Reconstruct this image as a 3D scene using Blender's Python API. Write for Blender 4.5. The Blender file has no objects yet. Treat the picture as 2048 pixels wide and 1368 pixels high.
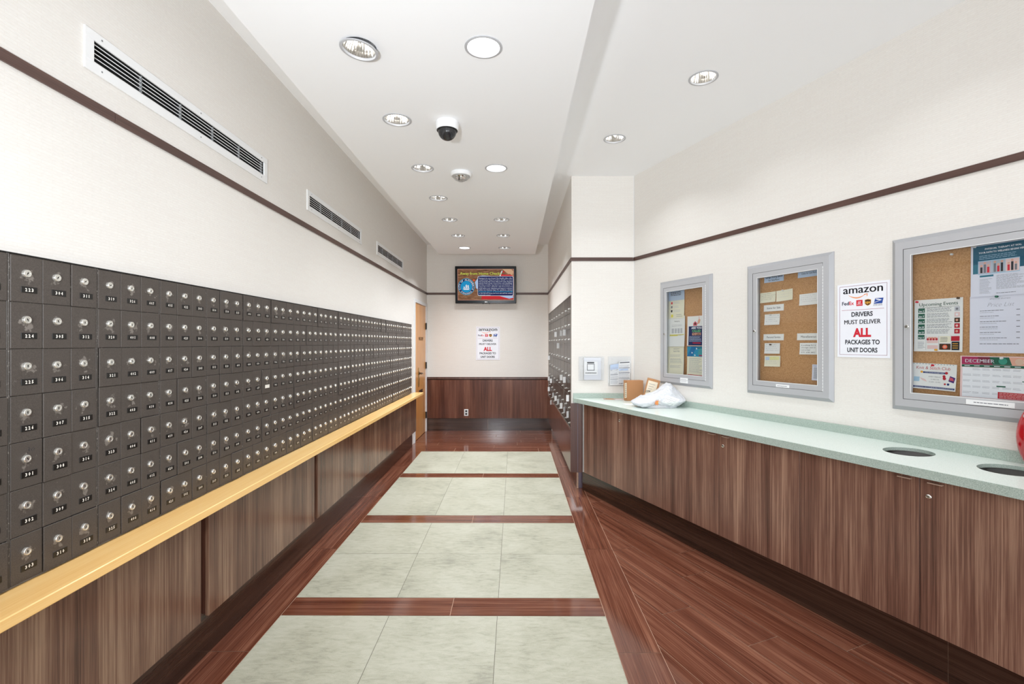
import bpy, math, random
from mathutils import Vector, Matrix
R = math.radians
rng = random.Random(7)
scene = bpy.context.scene
COL = scene.collection

# ------------------------------------------------------------------ camera
EYE = 1.52
cd = bpy.data.cameras.new('camera'); cam = bpy.data.objects.new('camera', cd); COL.objects.link(cam)
cd.sensor_width = 36.0; cd.lens = 36.0*967/2048; cd.shift_y = 2.0/2048; cd.clip_start = 0.02
cam.location = (0, 0, EYE); cam.rotation_euler = (R(90), 0, 0.0052)
scene.camera = cam
# ------------------------------------------------------------------ colour management, world
vs = scene.view_settings
vs.view_transform = 'Standard'; vs.look = 'None'; vs.gamma = 1.0; vs.use_curve_mapping = False
vs.exposure = 0.18
scene.cycles.max_bounces = 20; scene.cycles.diffuse_bounces = 14; scene.cycles.glossy_bounces = 6; scene.cycles.transparent_max_bounces = 12
W = bpy.data.worlds.new('world'); scene.world = W; W.use_nodes = True
bg = W.node_tree.nodes['Background']; bg.inputs[0].default_value = (0.96, 0.98, 1.0, 1); bg.inputs[1].default_value = 1.3
# ------------------------------------------------------------------ large lights
def area(name, loc, rot, size, size_y, power, color=(1, 1, 1), shape='RECTANGLE', parent=None, spread=180):
    l = bpy.data.lights.new(name, 'AREA'); l.shape = shape; l.size = size
    if shape in ('RECTANGLE', 'ELLIPSE'): l.size_y = size_y
    l.energy = power; l.color = color; l.spread = R(spread)
    o = bpy.data.objects.new(name, l); COL.objects.link(o); o.location = loc; o.rotation_euler = rot
    if parent: o.parent = parent
    return o
# added unseen fill tilted up from behind the photographer, and the photographer's flash
area('rear_fill', (0.9, -2.3, 1.0), (R(112), 0, 0), 4.2, 1.8, 62, (0.90, 0.955, 1.0))
area('camera_flash', (-0.60, -0.05, 1.66), (R(103), 0, R(-6)), 0.12, 0.12, 22, (0.89, 0.945, 1), spread=110)
LAMP_POWER = 4.6      # each recessed downlight

# ------------------------------------------------------------------ materials
def s2l(c):
    return tuple((x/255/12.92 if x/255 <= 0.04045 else ((x/255+0.055)/1.055)**2.4) for x in c) + (1,)
MATS = {}
def newmat(name):
    m = bpy.data.materials.new(name); m.use_nodes = True; MATS[name] = m
    nt = m.node_tree; b = nt.nodes['Principled BSDF']
    return m, nt, b
def N(nt, t, **kw):
    n = nt.nodes.new(t)
    for k, v in kw.items():
        if k.startswith('i_'):
            n.inputs[k[2:].replace('_', ' ')].default_value = v
        else: setattr(n, k, v)
    return n
def L(nt, a, b): nt.links.new(a, b)
def flat(name, c, rough=0.5, metal=0.0, emit=0.0, spec=None, coat=0.0):
    if name in MATS: return MATS[name]
    m, nt, b = newmat(name); c = s2l(c)
    b.inputs['Base Color'].default_value = c; b.inputs['Roughness'].default_value = rough
    b.inputs['Metallic'].default_value = metal
    if coat: b.inputs['Coat Weight'].default_value = coat; b.inputs['Coat Roughness'].default_value = 0.05
    if spec is not None: b.inputs['Specular IOR Level'].default_value = spec
    if emit: b.inputs['Emission Color'].default_value = c; b.inputs['Emission Strength'].default_value = emit
    return m
def ramp(nt, stops):
    r = N(nt, 'ShaderNodeValToRGB'); e = r.color_ramp.elements
    while len(e) < len(stops): e.new(0.5)
    for i, (p, c) in enumerate(stops): e[i].position = p; e[i].color = s2l(c) if len(c) == 3 else c
    return r
def mixc(nt, fac, a, b, mode='MIX'):
    n = N(nt, 'ShaderNodeMix', data_type='RGBA', blend_type=mode)
    if isinstance(fac, (int, float)): n.inputs['Factor'].default_value = fac
    else: L(nt, fac, n.inputs['Factor'])
    for s, v in ((n.inputs[6], a), (n.inputs[7], b)):
        if isinstance(v, tuple): s.default_value = s2l(v) if len(v) == 3 else v
        else: L(nt, v, s)
    return n.outputs[2]
def coords(nt, kind, scale, loc=(0, 0, 0), rnd=0.0):
    tc = N(nt, 'ShaderNodeTexCoord'); mp = N(nt, 'ShaderNodeMapping'); mp.inputs['Scale'].default_value = scale
    mp.inputs['Location'].default_value = loc
    src = tc.outputs[kind]
    if rnd:
        oi = N(nt, 'ShaderNodeObjectInfo'); ml = N(nt, 'ShaderNodeVectorMath', operation='SCALE')
        cx = N(nt, 'ShaderNodeCombineXYZ'); L(nt, oi.outputs['Random'], cx.inputs[0]); L(nt, oi.outputs['Random'], cx.inputs[1])
        L(nt, cx.outputs[0], ml.inputs[0]); ml.inputs['Scale'].default_value = rnd
        ad = N(nt, 'ShaderNodeVectorMath', operation='ADD'); L(nt, src, ad.inputs[0]); L(nt, ml.outputs[0], ad.inputs[1]); src = ad.outputs[0]
    L(nt, src, mp.inputs[0]); return mp.outputs[0]
def wood(name, dark, mid, light, rough, kind='Object', grain='Z', broad=1.0, coat=0.0, fine=0.5, rnd=3.0, long=1.0, metal_rough_noise=0.0, spec=None):
    """straight-grained laminate: fine long streaks over broad soft bands"""
    m, nt, b = newmat(name)
    g = {'X': 0, 'Y': 1, 'Z': 2}[grain]
    def sc(a, l): v = [a, a, a]; v[g] = l*long; return tuple(v)
    n1 = N(nt, 'ShaderNodeTexNoise', i_Scale=1.0, i_Detail=3.0, i_Roughness=0.6); L(nt, coords(nt, kind, sc(9*broad, 0.55), rnd=rnd), n1.inputs['Vector'])
    n2 = N(nt, 'ShaderNodeTexNoise', i_Scale=1.0, i_Detail=4.0, i_Roughness=0.7); L(nt, coords(nt, kind, sc(150, 1.3), rnd=rnd), n2.inputs['Vector'])
    n3 = N(nt, 'ShaderNodeTexNoise', i_Scale=1.0, i_Detail=2.0); L(nt, coords(nt, kind, sc(420, 9.0), rnd=rnd), n3.inputs['Vector'])
    a = N(nt, 'ShaderNodeMath', operation='MULTIPLY_ADD'); L(nt, n1.outputs[0], a.inputs[0]); a.inputs[1].default_value = 0.62
    s = N(nt, 'ShaderNodeMath', operation='MULTIPLY'); L(nt, n2.outputs[0], s.inputs[0]); s.inputs[1].default_value = fine
    L(nt, s.outputs[0], a.inputs[2])
    a2 = N(nt, 'ShaderNodeMath', operation='MULTIPLY_ADD'); L(nt, n3.outputs[0], a2.inputs[0]); a2.inputs[1].default_value = 0.16; L(nt, a.outputs[0], a2.inputs[2])
    c0 = (0.62+0.16)/2+fine/2; w = 0.17
    r = ramp(nt, [(c0-w, dark), (c0, mid), (c0+w, light)]); L(nt, a2.outputs[0], r.inputs[0])
    L(nt, r.outputs[0], b.inputs['Base Color']); b.inputs['Roughness'].default_value = rough
    if spec is not None: b.inputs['Specular IOR Level'].default_value = spec
    if coat: b.inputs['Coat Weight'].default_value = coat; b.inputs['Coat Roughness'].default_value = 0.06
    return m
def wallpaper(name, kind_scale=(1, 1, 1)):
    m, nt, b = newmat(name)
    v = coords(nt, 'Object', (1, 1, 1))
    sx = N(nt, 'ShaderNodeSeparateXYZ'); L(nt, v, sx.inputs[0])
    cb = N(nt, 'ShaderNodeCombineXYZ'); L(nt, sx.outputs[0], cb.inputs[0]); L(nt, sx.outputs[2], cb.inputs[1])
    br = N(nt, 'ShaderNodeTexBrick', i_Scale=1.0); br.inputs['Brick Width'].default_value = 0.075; br.inputs['Row Height'].default_value = 0.011
    br.inputs['Mortar Size'].default_value = 0.0012; br.inputs['Mortar Smooth'].default_value = 0.6; br.inputs['Bias'].default_value = 0.0
    L(nt, cb.outputs[0], br.inputs['Vector'])
    br.inputs['Color1'].default_value = s2l((236, 233, 228)); br.inputs['Color2'].default_value = s2l((234, 230, 225)); br.inputs['Mortar'].default_value = s2l((231, 226, 219))
    n = N(nt, 'ShaderNodeTexNoise', i_Scale=1.0, i_Detail=3.0); L(nt, coords(nt, 'Object', (60, 60, 500)), n.inputs['Vector'])
    r = ramp(nt, [(0.3, (244, 244, 244)), (0.7, (255, 255, 255))]); L(nt, n.outputs[0], r.inputs[0])
    L(nt, mixc(nt, 1.0, br.outputs['Color'], r.outputs[0], 'MULTIPLY'), b.inputs['Base Color'])
    b.inputs['Roughness'].default_value = 0.6; b.inputs['Specular IOR Level'].default_value = 0.3
    return m
def speckle(name, base, dk, lt, rough, scale=350, amt=0.5):
    m, nt, b = newmat(name)
    n = N(nt, 'ShaderNodeTexNoise', i_Scale=float(scale), i_Detail=1.0); L(nt, coords(nt, 'Object', (1, 1, 1)), n.inputs['Vector'])
    r = ramp(nt, [(0.36, dk), (0.5, base), (0.64, lt)]); L(nt, n.outputs[0], r.inputs[0])
    L(nt, r.outputs[0], b.inputs['Base Color']); b.inputs['Roughness'].default_value = rough
    return m
def box_paint():
    """dark hammered steel paint rubbed pale in blotches around the lock"""
    m, nt, b = newmat('mailbox_paint')
    n = N(nt, 'ShaderNodeTexNoise', i_Scale=1.0, i_Detail=2.0); L(nt, coords(nt, 'Object', (420, 420, 420), rnd=5), n.inputs['Vector'])
    r = ramp(nt, [(0.3, (70, 64, 60)), (0.7, (88, 81, 76))]); L(nt, n.outputs[0], r.inputs[0])
    tc = N(nt, 'ShaderNodeTexCoord'); sp = N(nt, 'ShaderNodeVectorMath', operation='SUBTRACT'); L(nt, tc.outputs['Object'], sp.inputs[0]); sp.inputs[1].default_value = (0.050, 0, 0.082)
    ln = N(nt, 'ShaderNodeVectorMath', operation='LENGTH'); L(nt, sp.outputs[0], ln.inputs[0])
    mr = N(nt, 'ShaderNodeMapRange'); mr.inputs['From Min'].default_value = 0.006; mr.inputs['From Max'].default_value = 0.04
    mr.inputs['To Min'].default_value = 0.17; mr.inputs['To Max'].default_value = -0.10; L(nt, ln.outputs['Value'], mr.inputs['Value'])
    n2 = N(nt, 'ShaderNodeTexNoise', i_Scale=1.0, i_Detail=4.0, i_Roughness=0.65); L(nt, coords(nt, 'Object', (38, 38, 38), rnd=9), n2.inputs['Vector'])
    ad = N(nt, 'ShaderNodeMath', operation='ADD'); L(nt, n2.outputs[0], ad.inputs[0]); L(nt, mr.outputs[0], ad.inputs[1])
    r2 = ramp(nt, [(0.60, (0, 0, 0, 1)), (0.66, (1, 1, 1, 1))]); L(nt, ad.outputs[0], r2.inputs[0])
    ml = N(nt, 'ShaderNodeMath', operation='MULTIPLY'); L(nt, r2.outputs[0], ml.inputs[0]); ml.inputs[1].default_value = 0.55
    L(nt, mixc(nt, ml.outputs[0], r.outputs[0], (150, 143, 136)), b.inputs['Base Color'])
    b.inputs['Roughness'].default_value = 0.42; b.inputs['Specular IOR Level'].default_value = 0.35
    return m
def chipped(name='mailbox_frame_paint'):
    m, nt, b = newmat(name)
    n = N(nt, 'ShaderNodeTexNoise', i_Scale=1.0, i_Detail=5.0, i_Roughness=0.75); L(nt, coords(nt, 'Object', (240, 240, 90), rnd=4), n.inputs['Vector'])
    r = ramp(nt, [(0.0, (62, 56, 52)), (0.60, (74, 68, 63)), (0.65, (196, 190, 182))]); L(nt, n.outputs[0], r.inputs[0])
    L(nt, r.outputs[0], b.inputs['Base Color']); b.inputs['Roughness'].default_value = 0.45
    return m
def stone():
    m, nt, b = newmat('stone_tile')
    n1 = N(nt, 'ShaderNodeTexNoise', i_Scale=1.0, i_Detail=5.0, i_Roughness=0.6); L(nt, coords(nt, 'UV', (2.2, 2.2, 1)), n1.inputs['Vector'])
    mp = coords(nt, 'UV', (13, 42, 1)); mp.node.inputs['Rotation'].default_value = (0, 0, R(33))
    n2 = N(nt, 'ShaderNodeTexNoise', i_Scale=1.0, i_Detail=6.0, i_Roughness=0.72, i_Distortion=0.6); L(nt, mp, n2.inputs['Vector'])
    n3 = N(nt, 'ShaderNodeTexNoise', i_Scale=260.0, i_Detail=2.0); L(nt, coords(nt, 'UV', (1, 1, 1)), n3.inputs['Vector'])
    ml = N(nt, 'ShaderNodeMath', operation='MULTIPLY'); L(nt, n1.outputs[0], ml.inputs[0]); L(nt, n2.outputs[0], ml.inputs[1])
    r = ramp(nt, [(0.13, (150, 149, 134)), (0.22, (176, 175, 157)), (0.33, (188, 187, 171))]); L(nt, ml.outputs[0], r.inputs[0])
    r3 = ramp(nt, [(0.3, (240, 240, 240)), (0.7, (255, 255, 255))]); L(nt, n3.outputs[0], r3.inputs[0])
    L(nt, mixc(nt, 1.0, r.outputs[0], r3.outputs[0], 'MULTIPLY'), b.inputs['Base Color'])
    b.inputs['Roughness'].default_value = 0.42; b.inputs['Specular IOR Level'].default_value = 0.3
    bp = N(nt, 'ShaderNodeBump'); bp.inputs['Strength'].default_value = 0.15; bp.inputs['Distance'].default_value = 0.002; L(nt, n2.outputs[0], bp.inputs['Height']); L(nt, bp.outputs[0], b.inputs['Normal'])
    return m
def cork():
    m, nt, b = newmat('cork')
    n = N(nt, 'ShaderNodeTexNoise', i_Scale=190.0, i_Detail=3.0); L(nt, coords(nt, 'Object', (1, 1, 1)), n.inputs['Vector'])
    r = ramp(nt, [(0.3, (178, 132, 90)), (0.5, (196, 150, 106)), (0.7, (210, 166, 122))]); L(nt, n.outputs[0], r.inputs[0])
    L(nt, r.outputs[0], b.inputs['Base Color']); b.inputs['Roughness'].default_value = 0.9
    return m
def thin_glass(name, tint=(1, 1, 1, 1), refl=1.0):
    m = bpy.data.materials.new(name); m.use_nodes = True; nt = m.node_tree; nt.nodes.clear(); MATS[name] = m
    o = N(nt, 'ShaderNodeOutputMaterial'); mx = N(nt, 'ShaderNodeMixShader'); t = N(nt, 'ShaderNodeBsdfTransparent'); g = N(nt, 'ShaderNodeBsdfGlossy')
    t.inputs[0].default_value = tint; g.inputs['Roughness'].default_value = 0.02
    f = N(nt, 'ShaderNodeFresnel'); f.inputs[0].default_value = 1.45
    ml = N(nt, 'ShaderNodeMath', operation='MULTIPLY'); ml.inputs[1].default_value = refl; L(nt, f.outputs[0], ml.inputs[0])
    L(nt, ml.outputs[0], mx.inputs[0]); L(nt, t.outputs[0], mx.inputs[1]); L(nt, g.outputs[0], mx.inputs[2]); L(nt, mx.outputs[0], o.inputs[0])
    return m
def screenwood():
    m, nt, b = newmat('screen_picture_wood')
    n = N(nt, 'ShaderNodeTexNoise', i_Scale=1.0, i_Detail=5.0, i_Roughness=0.7); L(nt, coords(nt, 'Object', (9, 9, 55)), n.inputs['Vector'])
    r = ramp(nt, [(0.3, (70, 42, 26)), (0.5, (134, 90, 60)), (0.68, (178, 134, 100))]); L(nt, n.outputs[0], r.inputs[0])
    b.inputs['Base Color'].default_value = (0, 0, 0, 1); L(nt, r.outputs[0], b.inputs['Emission Color']); b.inputs['Emission Strength'].default_value = 0.7
    b.inputs['Roughness'].default_value = 0.35; b.inputs['Specular IOR Level'].default_value = 0.1
    return m
def poly():
    m, nt, b = newmat('poly_white'); b.inputs['Base Color'].default_value = s2l((216, 218, 224)); b.inputs['Roughness'].default_value = 0.32
    v = N(nt, 'ShaderNodeTexVoronoi', feature='DISTANCE_TO_EDGE', i_Scale=1.0); n = N(nt, 'ShaderNodeTexNoise', i_Scale=22.0, i_Detail=3.0)
    c = coords(nt, 'Object', (16, 16, 26)); L(nt, coords(nt, 'Object', (1, 1, 1)), n.inputs['Vector'])
    mx = N(nt, 'ShaderNodeVectorMath', operation='MULTIPLY_ADD'); L(nt, n.outputs['Color'], mx.inputs[0]); mx.inputs[1].default_value = (1.1, 1.1, 1.1); L(nt, c, mx.inputs[2]); L(nt, mx.outputs[0], v.inputs['Vector'])
    bp = N(nt, 'ShaderNodeBump'); bp.inputs['Strength'].default_value = 0.9; bp.inputs['Distance'].default_value = 0.012; L(nt, v.outputs['Distance'], bp.inputs['Height']); L(nt, bp.outputs[0], b.inputs['Normal'])
def trash(name): return flat(name, (20, 30, 60), 0.4)
wallpaper('wallpaper'); stone(); cork(); box_paint(); chipped(); screenwood()
wood('walnut_laminate', (76, 48, 39), (118, 83, 69), (164, 129, 108), 0.30, fine=0.65)
wood('walnut_panel', (74, 48, 38), (112, 80, 64), (152, 122, 100), 0.22, grain='Z', fine=0.65, spec=0.4)
wood('walnut_end', (66, 34, 24), (98, 59, 45), (128, 86, 68), 0.2, grain='Z', fine=0.6, spec=0.25)
wood('walnut_dark', (66, 38, 29), (88, 54, 43), (112, 76, 62), 0.25)
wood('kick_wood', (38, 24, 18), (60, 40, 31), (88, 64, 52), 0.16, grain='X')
wood('floor_wood', (76, 39, 28), (106, 62, 46), (142, 96, 76), 0.10, kind='UV', grain='X', broad=2.2, fine=0.7, rnd=0, spec=0.5)
wood('rail_wood', (58, 38, 33), (82, 58, 51), (100, 74, 66), 0.35, grain='X')
wood('maple', (242, 190, 116), (250, 206, 136), (254, 217, 152), 0.22, grain='X', fine=0.3)
wood('oak_door', (208, 138, 72), (222, 156, 86), (232, 174, 104), 0.25, grain='Z')
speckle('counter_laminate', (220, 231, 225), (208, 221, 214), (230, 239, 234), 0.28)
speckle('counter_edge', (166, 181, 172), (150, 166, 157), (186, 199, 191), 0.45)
flat('ceiling_paint', (246, 247, 249), 0.7, spec=0.2); flat('white_metal', (236, 237, 238), 0.45); flat('frame_white', (224, 226, 228), 0.45)
flat('aluminium', (188, 189, 193), 0.42, 0.15); flat('aluminium_dark', (168, 169, 173), 0.42, 0.15); flat('chrome', (226, 224, 220), 0.14, 1.0); flat('nickel', (205, 203, 198), 0.35, 0.85)
flat('black', (14, 14, 14), 0.35); flat('black_gloss', (10, 11, 13), 0.2, spec=0.15); flat('duct_black', (24, 24, 25), 0.8); flat('louver_grey', (120, 122, 124), 0.5)
flat('plate_black', (24, 22, 21), 0.3); flat('digit_white', (236, 232, 224), 0.5); flat('grout_light', (206, 172, 148), 0.6); flat('grout_dark', (84, 78, 66), 0.7)
flat('tag_white', (250, 250, 250), 0.5); flat('paper', (240, 241, 242), 0.7); flat('paper_cream', (240, 236, 216), 0.7); flat('paper_blue', (196, 214, 240), 0.6); flat('paper_lilac', (226, 228, 244), 0.6)
flat('ink', (34, 36, 46), 0.7); flat('ink_grey', (120, 122, 132), 0.7); flat('ink_light', (170, 172, 182), 0.7); flat('ink_pale', (200, 202, 212), 0.7)
flat('insert_grey', (222, 224, 230), 0.6); flat('lock_metal', (230, 228, 222), 0.22, 0.8); flat('pull_metal', (214, 186, 166), 0.4, 0.3); flat('brass', (196, 170, 110), 0.3, 0.8); flat('bronze', (84, 66, 50), 0.35, 0.6); flat('purple_steel', (96, 86, 98), 0.25, 0.3)
flat('cardboard', (188, 138, 96), 0.8); flat('cardboard_dark', (150, 104, 68), 0.8); poly(); flat('label_cream', (238, 226, 204), 0.6)
flat('locker_paint', (72, 65, 60), 0.3, 0.1, spec=0.35); flat('locker_frame', (128, 120, 113), 0.35, 0.25)
thin_glass('glass', (0.96, 0.98, 0.97, 1), 0.6); thin_glass('acrylic', (0.975, 0.98, 0.985, 1), 0.7); flat('smoked_dome', (40, 40, 42), 0.08)
flat('lens', (255, 255, 255), 0.5, emit=4.0)
flat('bulb', (255, 253, 248), 0.5, emit=6.0)
flat('red_gloss', (186, 14, 30), 0.14, coat=0.8); flat('red_dark', (120, 8, 20), 0.2)

# ------------------------------------------------------------------ text glyphs
GL = {}
def glyphs(s, bold=0.0, res=2, shear=0.0):
    """filled text outline with cap height 1, starting at x = 0: (verts, faces, width)"""
    k = (s, bold, res, shear)
    if k in GL: return GL[k]
    if bold > 0 and 'M' in s.upper():       # thicken by overprinting: outline offset breaks the M
        v, f, w = glyphs(s, 0.0, res, shear); V_, F_ = [], []
        for dx in (-bold, -bold/2, 0, bold/2, bold):
            n0 = len(V_); V_ += [(p[0]+bold+dx, p[1]) for p in v]; F_ += [tuple(n0+i for i in q) for q in f]
        GL[k] = (V_, F_, w+2*bold); return GL[k]
    cu = bpy.data.curves.new('t', 'FONT'); cu.body = s; cu.size = 1.0; cu.resolution_u = res; cu.offset = bold; cu.shear = shear
    ob = bpy.data.objects.new('t', cu); me = bpy.data.meshes.new_from_object(ob)
    v = [(p.co.x, p.co.y) for p in me.vertices]; f = [tuple(p.vertices) for p in me.polygons]
    bpy.data.objects.remove(ob); bpy.data.curves.remove(cu); bpy.data.meshes.remove(me)
    if not v: GL[k] = ([], [], 0.5); return GL[k]
    x0 = min(p[0] for p in v); w = max(p[0] for p in v)-x0; c = 0.70
    GL[k] = ([((p[0]-x0)/c, p[1]/c) for p in v], f, w/c)
    return GL[k]

# ------------------------------------------------------------------ mesh builder
def clip(poly, n, d):
    """keep the part of poly where n.p <= d"""
    out = []
    for i in range(len(poly)):
        p, q = poly[i], poly[(i+1) % len(poly)]; a = n[0]*p[0]+n[1]*p[1]-d; b = n[0]*q[0]+n[1]*q[1]-d
        if a <= 0: out.append(p)
        if a*b < 0: t = a/(a-b); out.append((p[0]+(q[0]-p[0])*t, p[1]+(q[1]-p[1])*t))
    return out
class MB:
    def __init__(s, T=None): s.v = []; s.f = []; s.m = []; s.sm = []; s.mats = []; s.uv = {}; s.T = T; s.grid = None
    def mi(s, m):
        if m not in s.mats: s.mats.append(m)
        return s.mats.index(m)
    def add(s, verts, faces, mat, smooth=False, T=None):
        b = len(s.v)
        for p in verts: s.v.append(tuple(T @ Vector(p)) if T is not None else tuple(p))
        i = s.mi(mat)
        for f in faces: s.f.append(tuple(b+k for k in f)); s.m.append(i); s.sm.append(smooth)
        return b
    def poly(s, pts, mat, uv=None):
        s.add(pts, [tuple(range(len(pts)))], mat)
        if uv: s.uv[len(s.f)-1] = uv
    def box(s, x0, x1, y0, y1, z0, z1, mat, T=None, bev=0.0):
        if bev <= 0:
            v = [(x, y, z) for x in (x0, x1) for y in (y0, y1) for z in (z0, z1)]
            f = [(0, 1, 3, 2), (4, 6, 7, 5), (0, 4, 5, 1), (2, 3, 7, 6), (0, 2, 6, 4), (1, 5, 7, 3)]
            s.add(v, f, mat, T=T); return
        b = min(bev, (x1-x0)/2.01, (y1-y0)/2.01, (z1-z0)/2.01); v = []; idx = {}
        X = (x0, x1); Y = (y0, y1); Z = (z0, z1); d = (1, -1)
        for i in (0, 1):
            for j in (0, 1):
                for k in (0, 1):
                    for a in range(3):
                        p = [X[i]+d[i]*b, Y[j]+d[j]*b, Z[k]+d[k]*b]
                        p[a] = (X[i], Y[j], Z[k])[a]
                        idx[(i, j, k, a)] = len(v); v.append(tuple(p))
        f = []
        g = lambda i, j, k, a: idx[(i, j, k, a)]
        for i, fl in ((0, 0), (1, 1)):
            q = [g(i, 0, 0, 0), g(i, 0, 1, 0), g(i, 1, 1, 0), g(i, 1, 0, 0)]; f.append(tuple(q if not i else q[::-1]))
            q = [g(0, i, 0, 1), g(1, i, 0, 1), g(1, i, 1, 1), g(0, i, 1, 1)]; f.append(tuple(q if not i else q[::-1]))
            q = [g(0, 0, i, 2), g(0, 1, i, 2), g(1, 1, i, 2), g(1, 0, i, 2)]; f.append(tuple(q if not i else q[::-1]))
        for i in (0, 1):
            for j in (0, 1):
                q = [g(i, j, 0, 0), g(i, j, 0, 1), g(i, j, 1, 1), g(i, j, 1, 0)]; f.append(tuple(q if i == j else q[::-1]))
                q = [g(i, 0, j, 0), g(i, 0, j, 2), g(i, 1, j, 2), g(i, 1, j, 0)]; f.append(tuple(q if i != j else q[::-1]))
                q = [g(0, i, j, 1), g(0, i, j, 2), g(1, i, j, 2), g(1, i, j, 1)]; f.append(tuple(q if i == j else q[::-1]))
        for i in (0, 1):
            for j in (0, 1):
                for k in (0, 1):
                    q = [g(i, j, k, 0), g(i, j, k, 1), g(i, j, k, 2)]; f.append(tuple(q if (i+j+k) % 2 else q[::-1]))
        s.add(v, f, mat, T=T)
    def lathe(s, prof, mat, seg=24, T=None, cap0=False, cap1=False, smooth=True, mats=None):
        """profile [(r, h)] turned about local z"""
        v = []; 
        for r, h in prof:
            for k in range(seg):
                a = 2*math.pi*k/seg; v.append((r*math.cos(a), r*math.sin(a), h))
        for i in range(len(prof)-1):
            f = [(i*seg+k, i*seg+(k+1) % seg, (i+1)*seg+(k+1) % seg, (i+1)*seg+k) for k in range(seg)]
            if i == 0: b = s.add(v, f, mats[i] if mats else mat, smooth, T)
            else:
                mi = s.mi(mats[i] if mats else mat)
                for q in f: s.f.append(tuple(b+z for z in q)); s.m.append(mi); s.sm.append(smooth)
        if cap0: s.f.append(tuple(b+k for k in range(seg))[::-1]); s.m.append(s.mi(mats[0] if mats else mat)); s.sm.append(False)
        if cap1: s.f.append(tuple(b+(len(prof)-1)*seg+k for k in range(seg))); s.m.append(s.mi(mats[-1] if mats else mat)); s.sm.append(False)
    # flat work on a vertical sheet: x right, z up, front towards -y
    def cells(s, pts):
        w, h, n = s.grid; out = []
        for i in range(n):
            for j in range(n):
                q = pts
                for nn, d in (((-1, 0), -w*i/n if i else 9), ((1, 0), w*(i+1)/n if i < n-1 else 9), ((0, -1), -h*j/n if j else 9), ((0, 1), h*(j+1)/n if j < n-1 else 9)):
                    q = clip(q, nn, d)
                    if len(q) < 3: break
                if len(q) >= 3: out.append(q)
        return out
    def rect(s, x0, z0, x1, z1, y, mat):
        if s.grid and max(abs(x1-x0)/s.grid[0], abs(z1-z0)/s.grid[1]) > 0.9/s.grid[2]:
            for q in s.cells([(x0, z0), (x1, z0), (x1, z1), (x0, z1)]): s.add([(p[0], y, p[1]) for p in q], [tuple(range(len(q)))], mat)
            return
        s.add([(x0, y, z0), (x1, y, z0), (x1, y, z1), (x0, y, z1)], [(0, 1, 2, 3)], mat)
    def shape(s, pts, y, mat):
        a = sum(pts[i][0]*pts[(i+1) % len(pts)][1]-pts[(i+1) % len(pts)][0]*pts[i][1] for i in range(len(pts)))
        if a < 0: pts = pts[::-1]
        if s.grid:
            for q in s.cells(pts): s.add([(p[0], y, p[1]) for p in q], [tuple(range(len(q)))], mat)
            return
        s.add([(p[0], y, p[1]) for p in pts], [tuple(range(len(pts)))], mat)
    def disc(s, x, z, r, y, mat, n=20, r2=None):
        if r2 is None: s.shape([(x+r*math.cos(2*math.pi*k/n), z+r*math.sin(2*math.pi*k/n)) for k in range(n)], y, mat)
        else:
            for k in range(n):
                a, b = 2*math.pi*k/n, 2*math.pi*(k+1)/n
                s.shape([(x+r*math.cos(a), z+r*math.sin(a)), (x+r*math.cos(b), z+r*math.sin(b)), (x+r2*math.cos(b), z+r2*math.sin(b)), (x+r2*math.cos(a), z+r2*math.sin(a))], y, mat)
    def frame2(s, x0, z0, x1, z1, t, y, mat):
        s.rect(x0, z0, x1, z0+t, y, mat); s.rect(x0, z1-t, x1, z1, y, mat); s.rect(x0, z0+t, x0+t, z1-t, y, mat); s.rect(x1-t, z0+t, x1, z1-t, y, mat)
    def text(s, t, x, z, h, y, mat, align='L', width=None, bold=0.0, rot=0.0, shear=0.0, res=2):
        v, f, w = glyphs(t, bold, res, shear)
        kx = (width/w if width else h); W_ = w*kx
        ox = {'L': 0, 'C': -W_/2, 'R': -W_}[align]; c, q = math.cos(rot), math.sin(rot)
        out = []
        for p in v:
            a, b = ox+p[0]*kx, p[1]*h; out.append((x+a*c-b*q, y, z+a*q+b*c))
        s.add(out, f, mat); return W_
    def lines(s, x0, x1, z1, z0, n, th, y, mat, r, ragged=0.35, words=True):
        """n rows of unreadable small print as word-length dashes"""
        for i in range(n):
            z = z1-(z1-z0)*(i+0.5)/n; x = x0; end = x1-(x1-x0)*ragged*r.random()
            while x < end:
                w = (x1-x0)*(0.05+0.1*r.random()) if words else (end-x0); s.rect(x, z-th/2, min(x+w, end), z+th/2, y, mat); x += w+(x1-x0)*0.018
    def xf(s, fn, start=0): s.v = s.v[:start]+[tuple(fn(*p)) for p in s.v[start:]]
    def mesh(s, name):
        me = bpy.data.meshes.new(name); me.from_pydata(s.v, [], s.f)
        for m in s.mats: me.materials.append(MATS[m])
        me.polygons.foreach_set('material_index', s.m); me.polygons.foreach_set('use_smooth', s.sm)
        if s.uv:
            ul = me.uv_layers.new(name='UVMap')
            for fi, uv in s.uv.items():
                p = me.polygons[fi]
                for k, li in enumerate(p.loop_indices): ul.data[li].uv = uv[k]
        me.update()
        if any(s.sm): me.set_sharp_from_angle(angle=R(40))
        return me
    def build(s, name, parent=None, loc=(0, 0, 0), rz=0.0):
        return link(name, s.mesh(name), parent, loc, rz)
def link(name, me, parent=None, loc=(0, 0, 0), rz=0.0):
    o = bpy.data.objects.new(name, me); COL.objects.link(o); o.location = loc; o.rotation_euler = (0, 0, rz)
    if parent: o.parent = parent
    return o
def tag(o, label=None, cat=None, group=None, kind=None):
    if label: o['label'] = label
    if cat: o['category'] = cat
    if group: o['group'] = group
    if kind: o['kind'] = kind
    return o
def thing(name, label, cat, loc=(0, 0, 0), rz=0.0, group=None):
    o = bpy.data.objects.new(name, None); COL.objects.link(o); o.location = loc; o.rotation_euler = (0, 0, rz); o.empty_display_size = 0.05
    return tag(o, label, cat, group)
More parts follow.
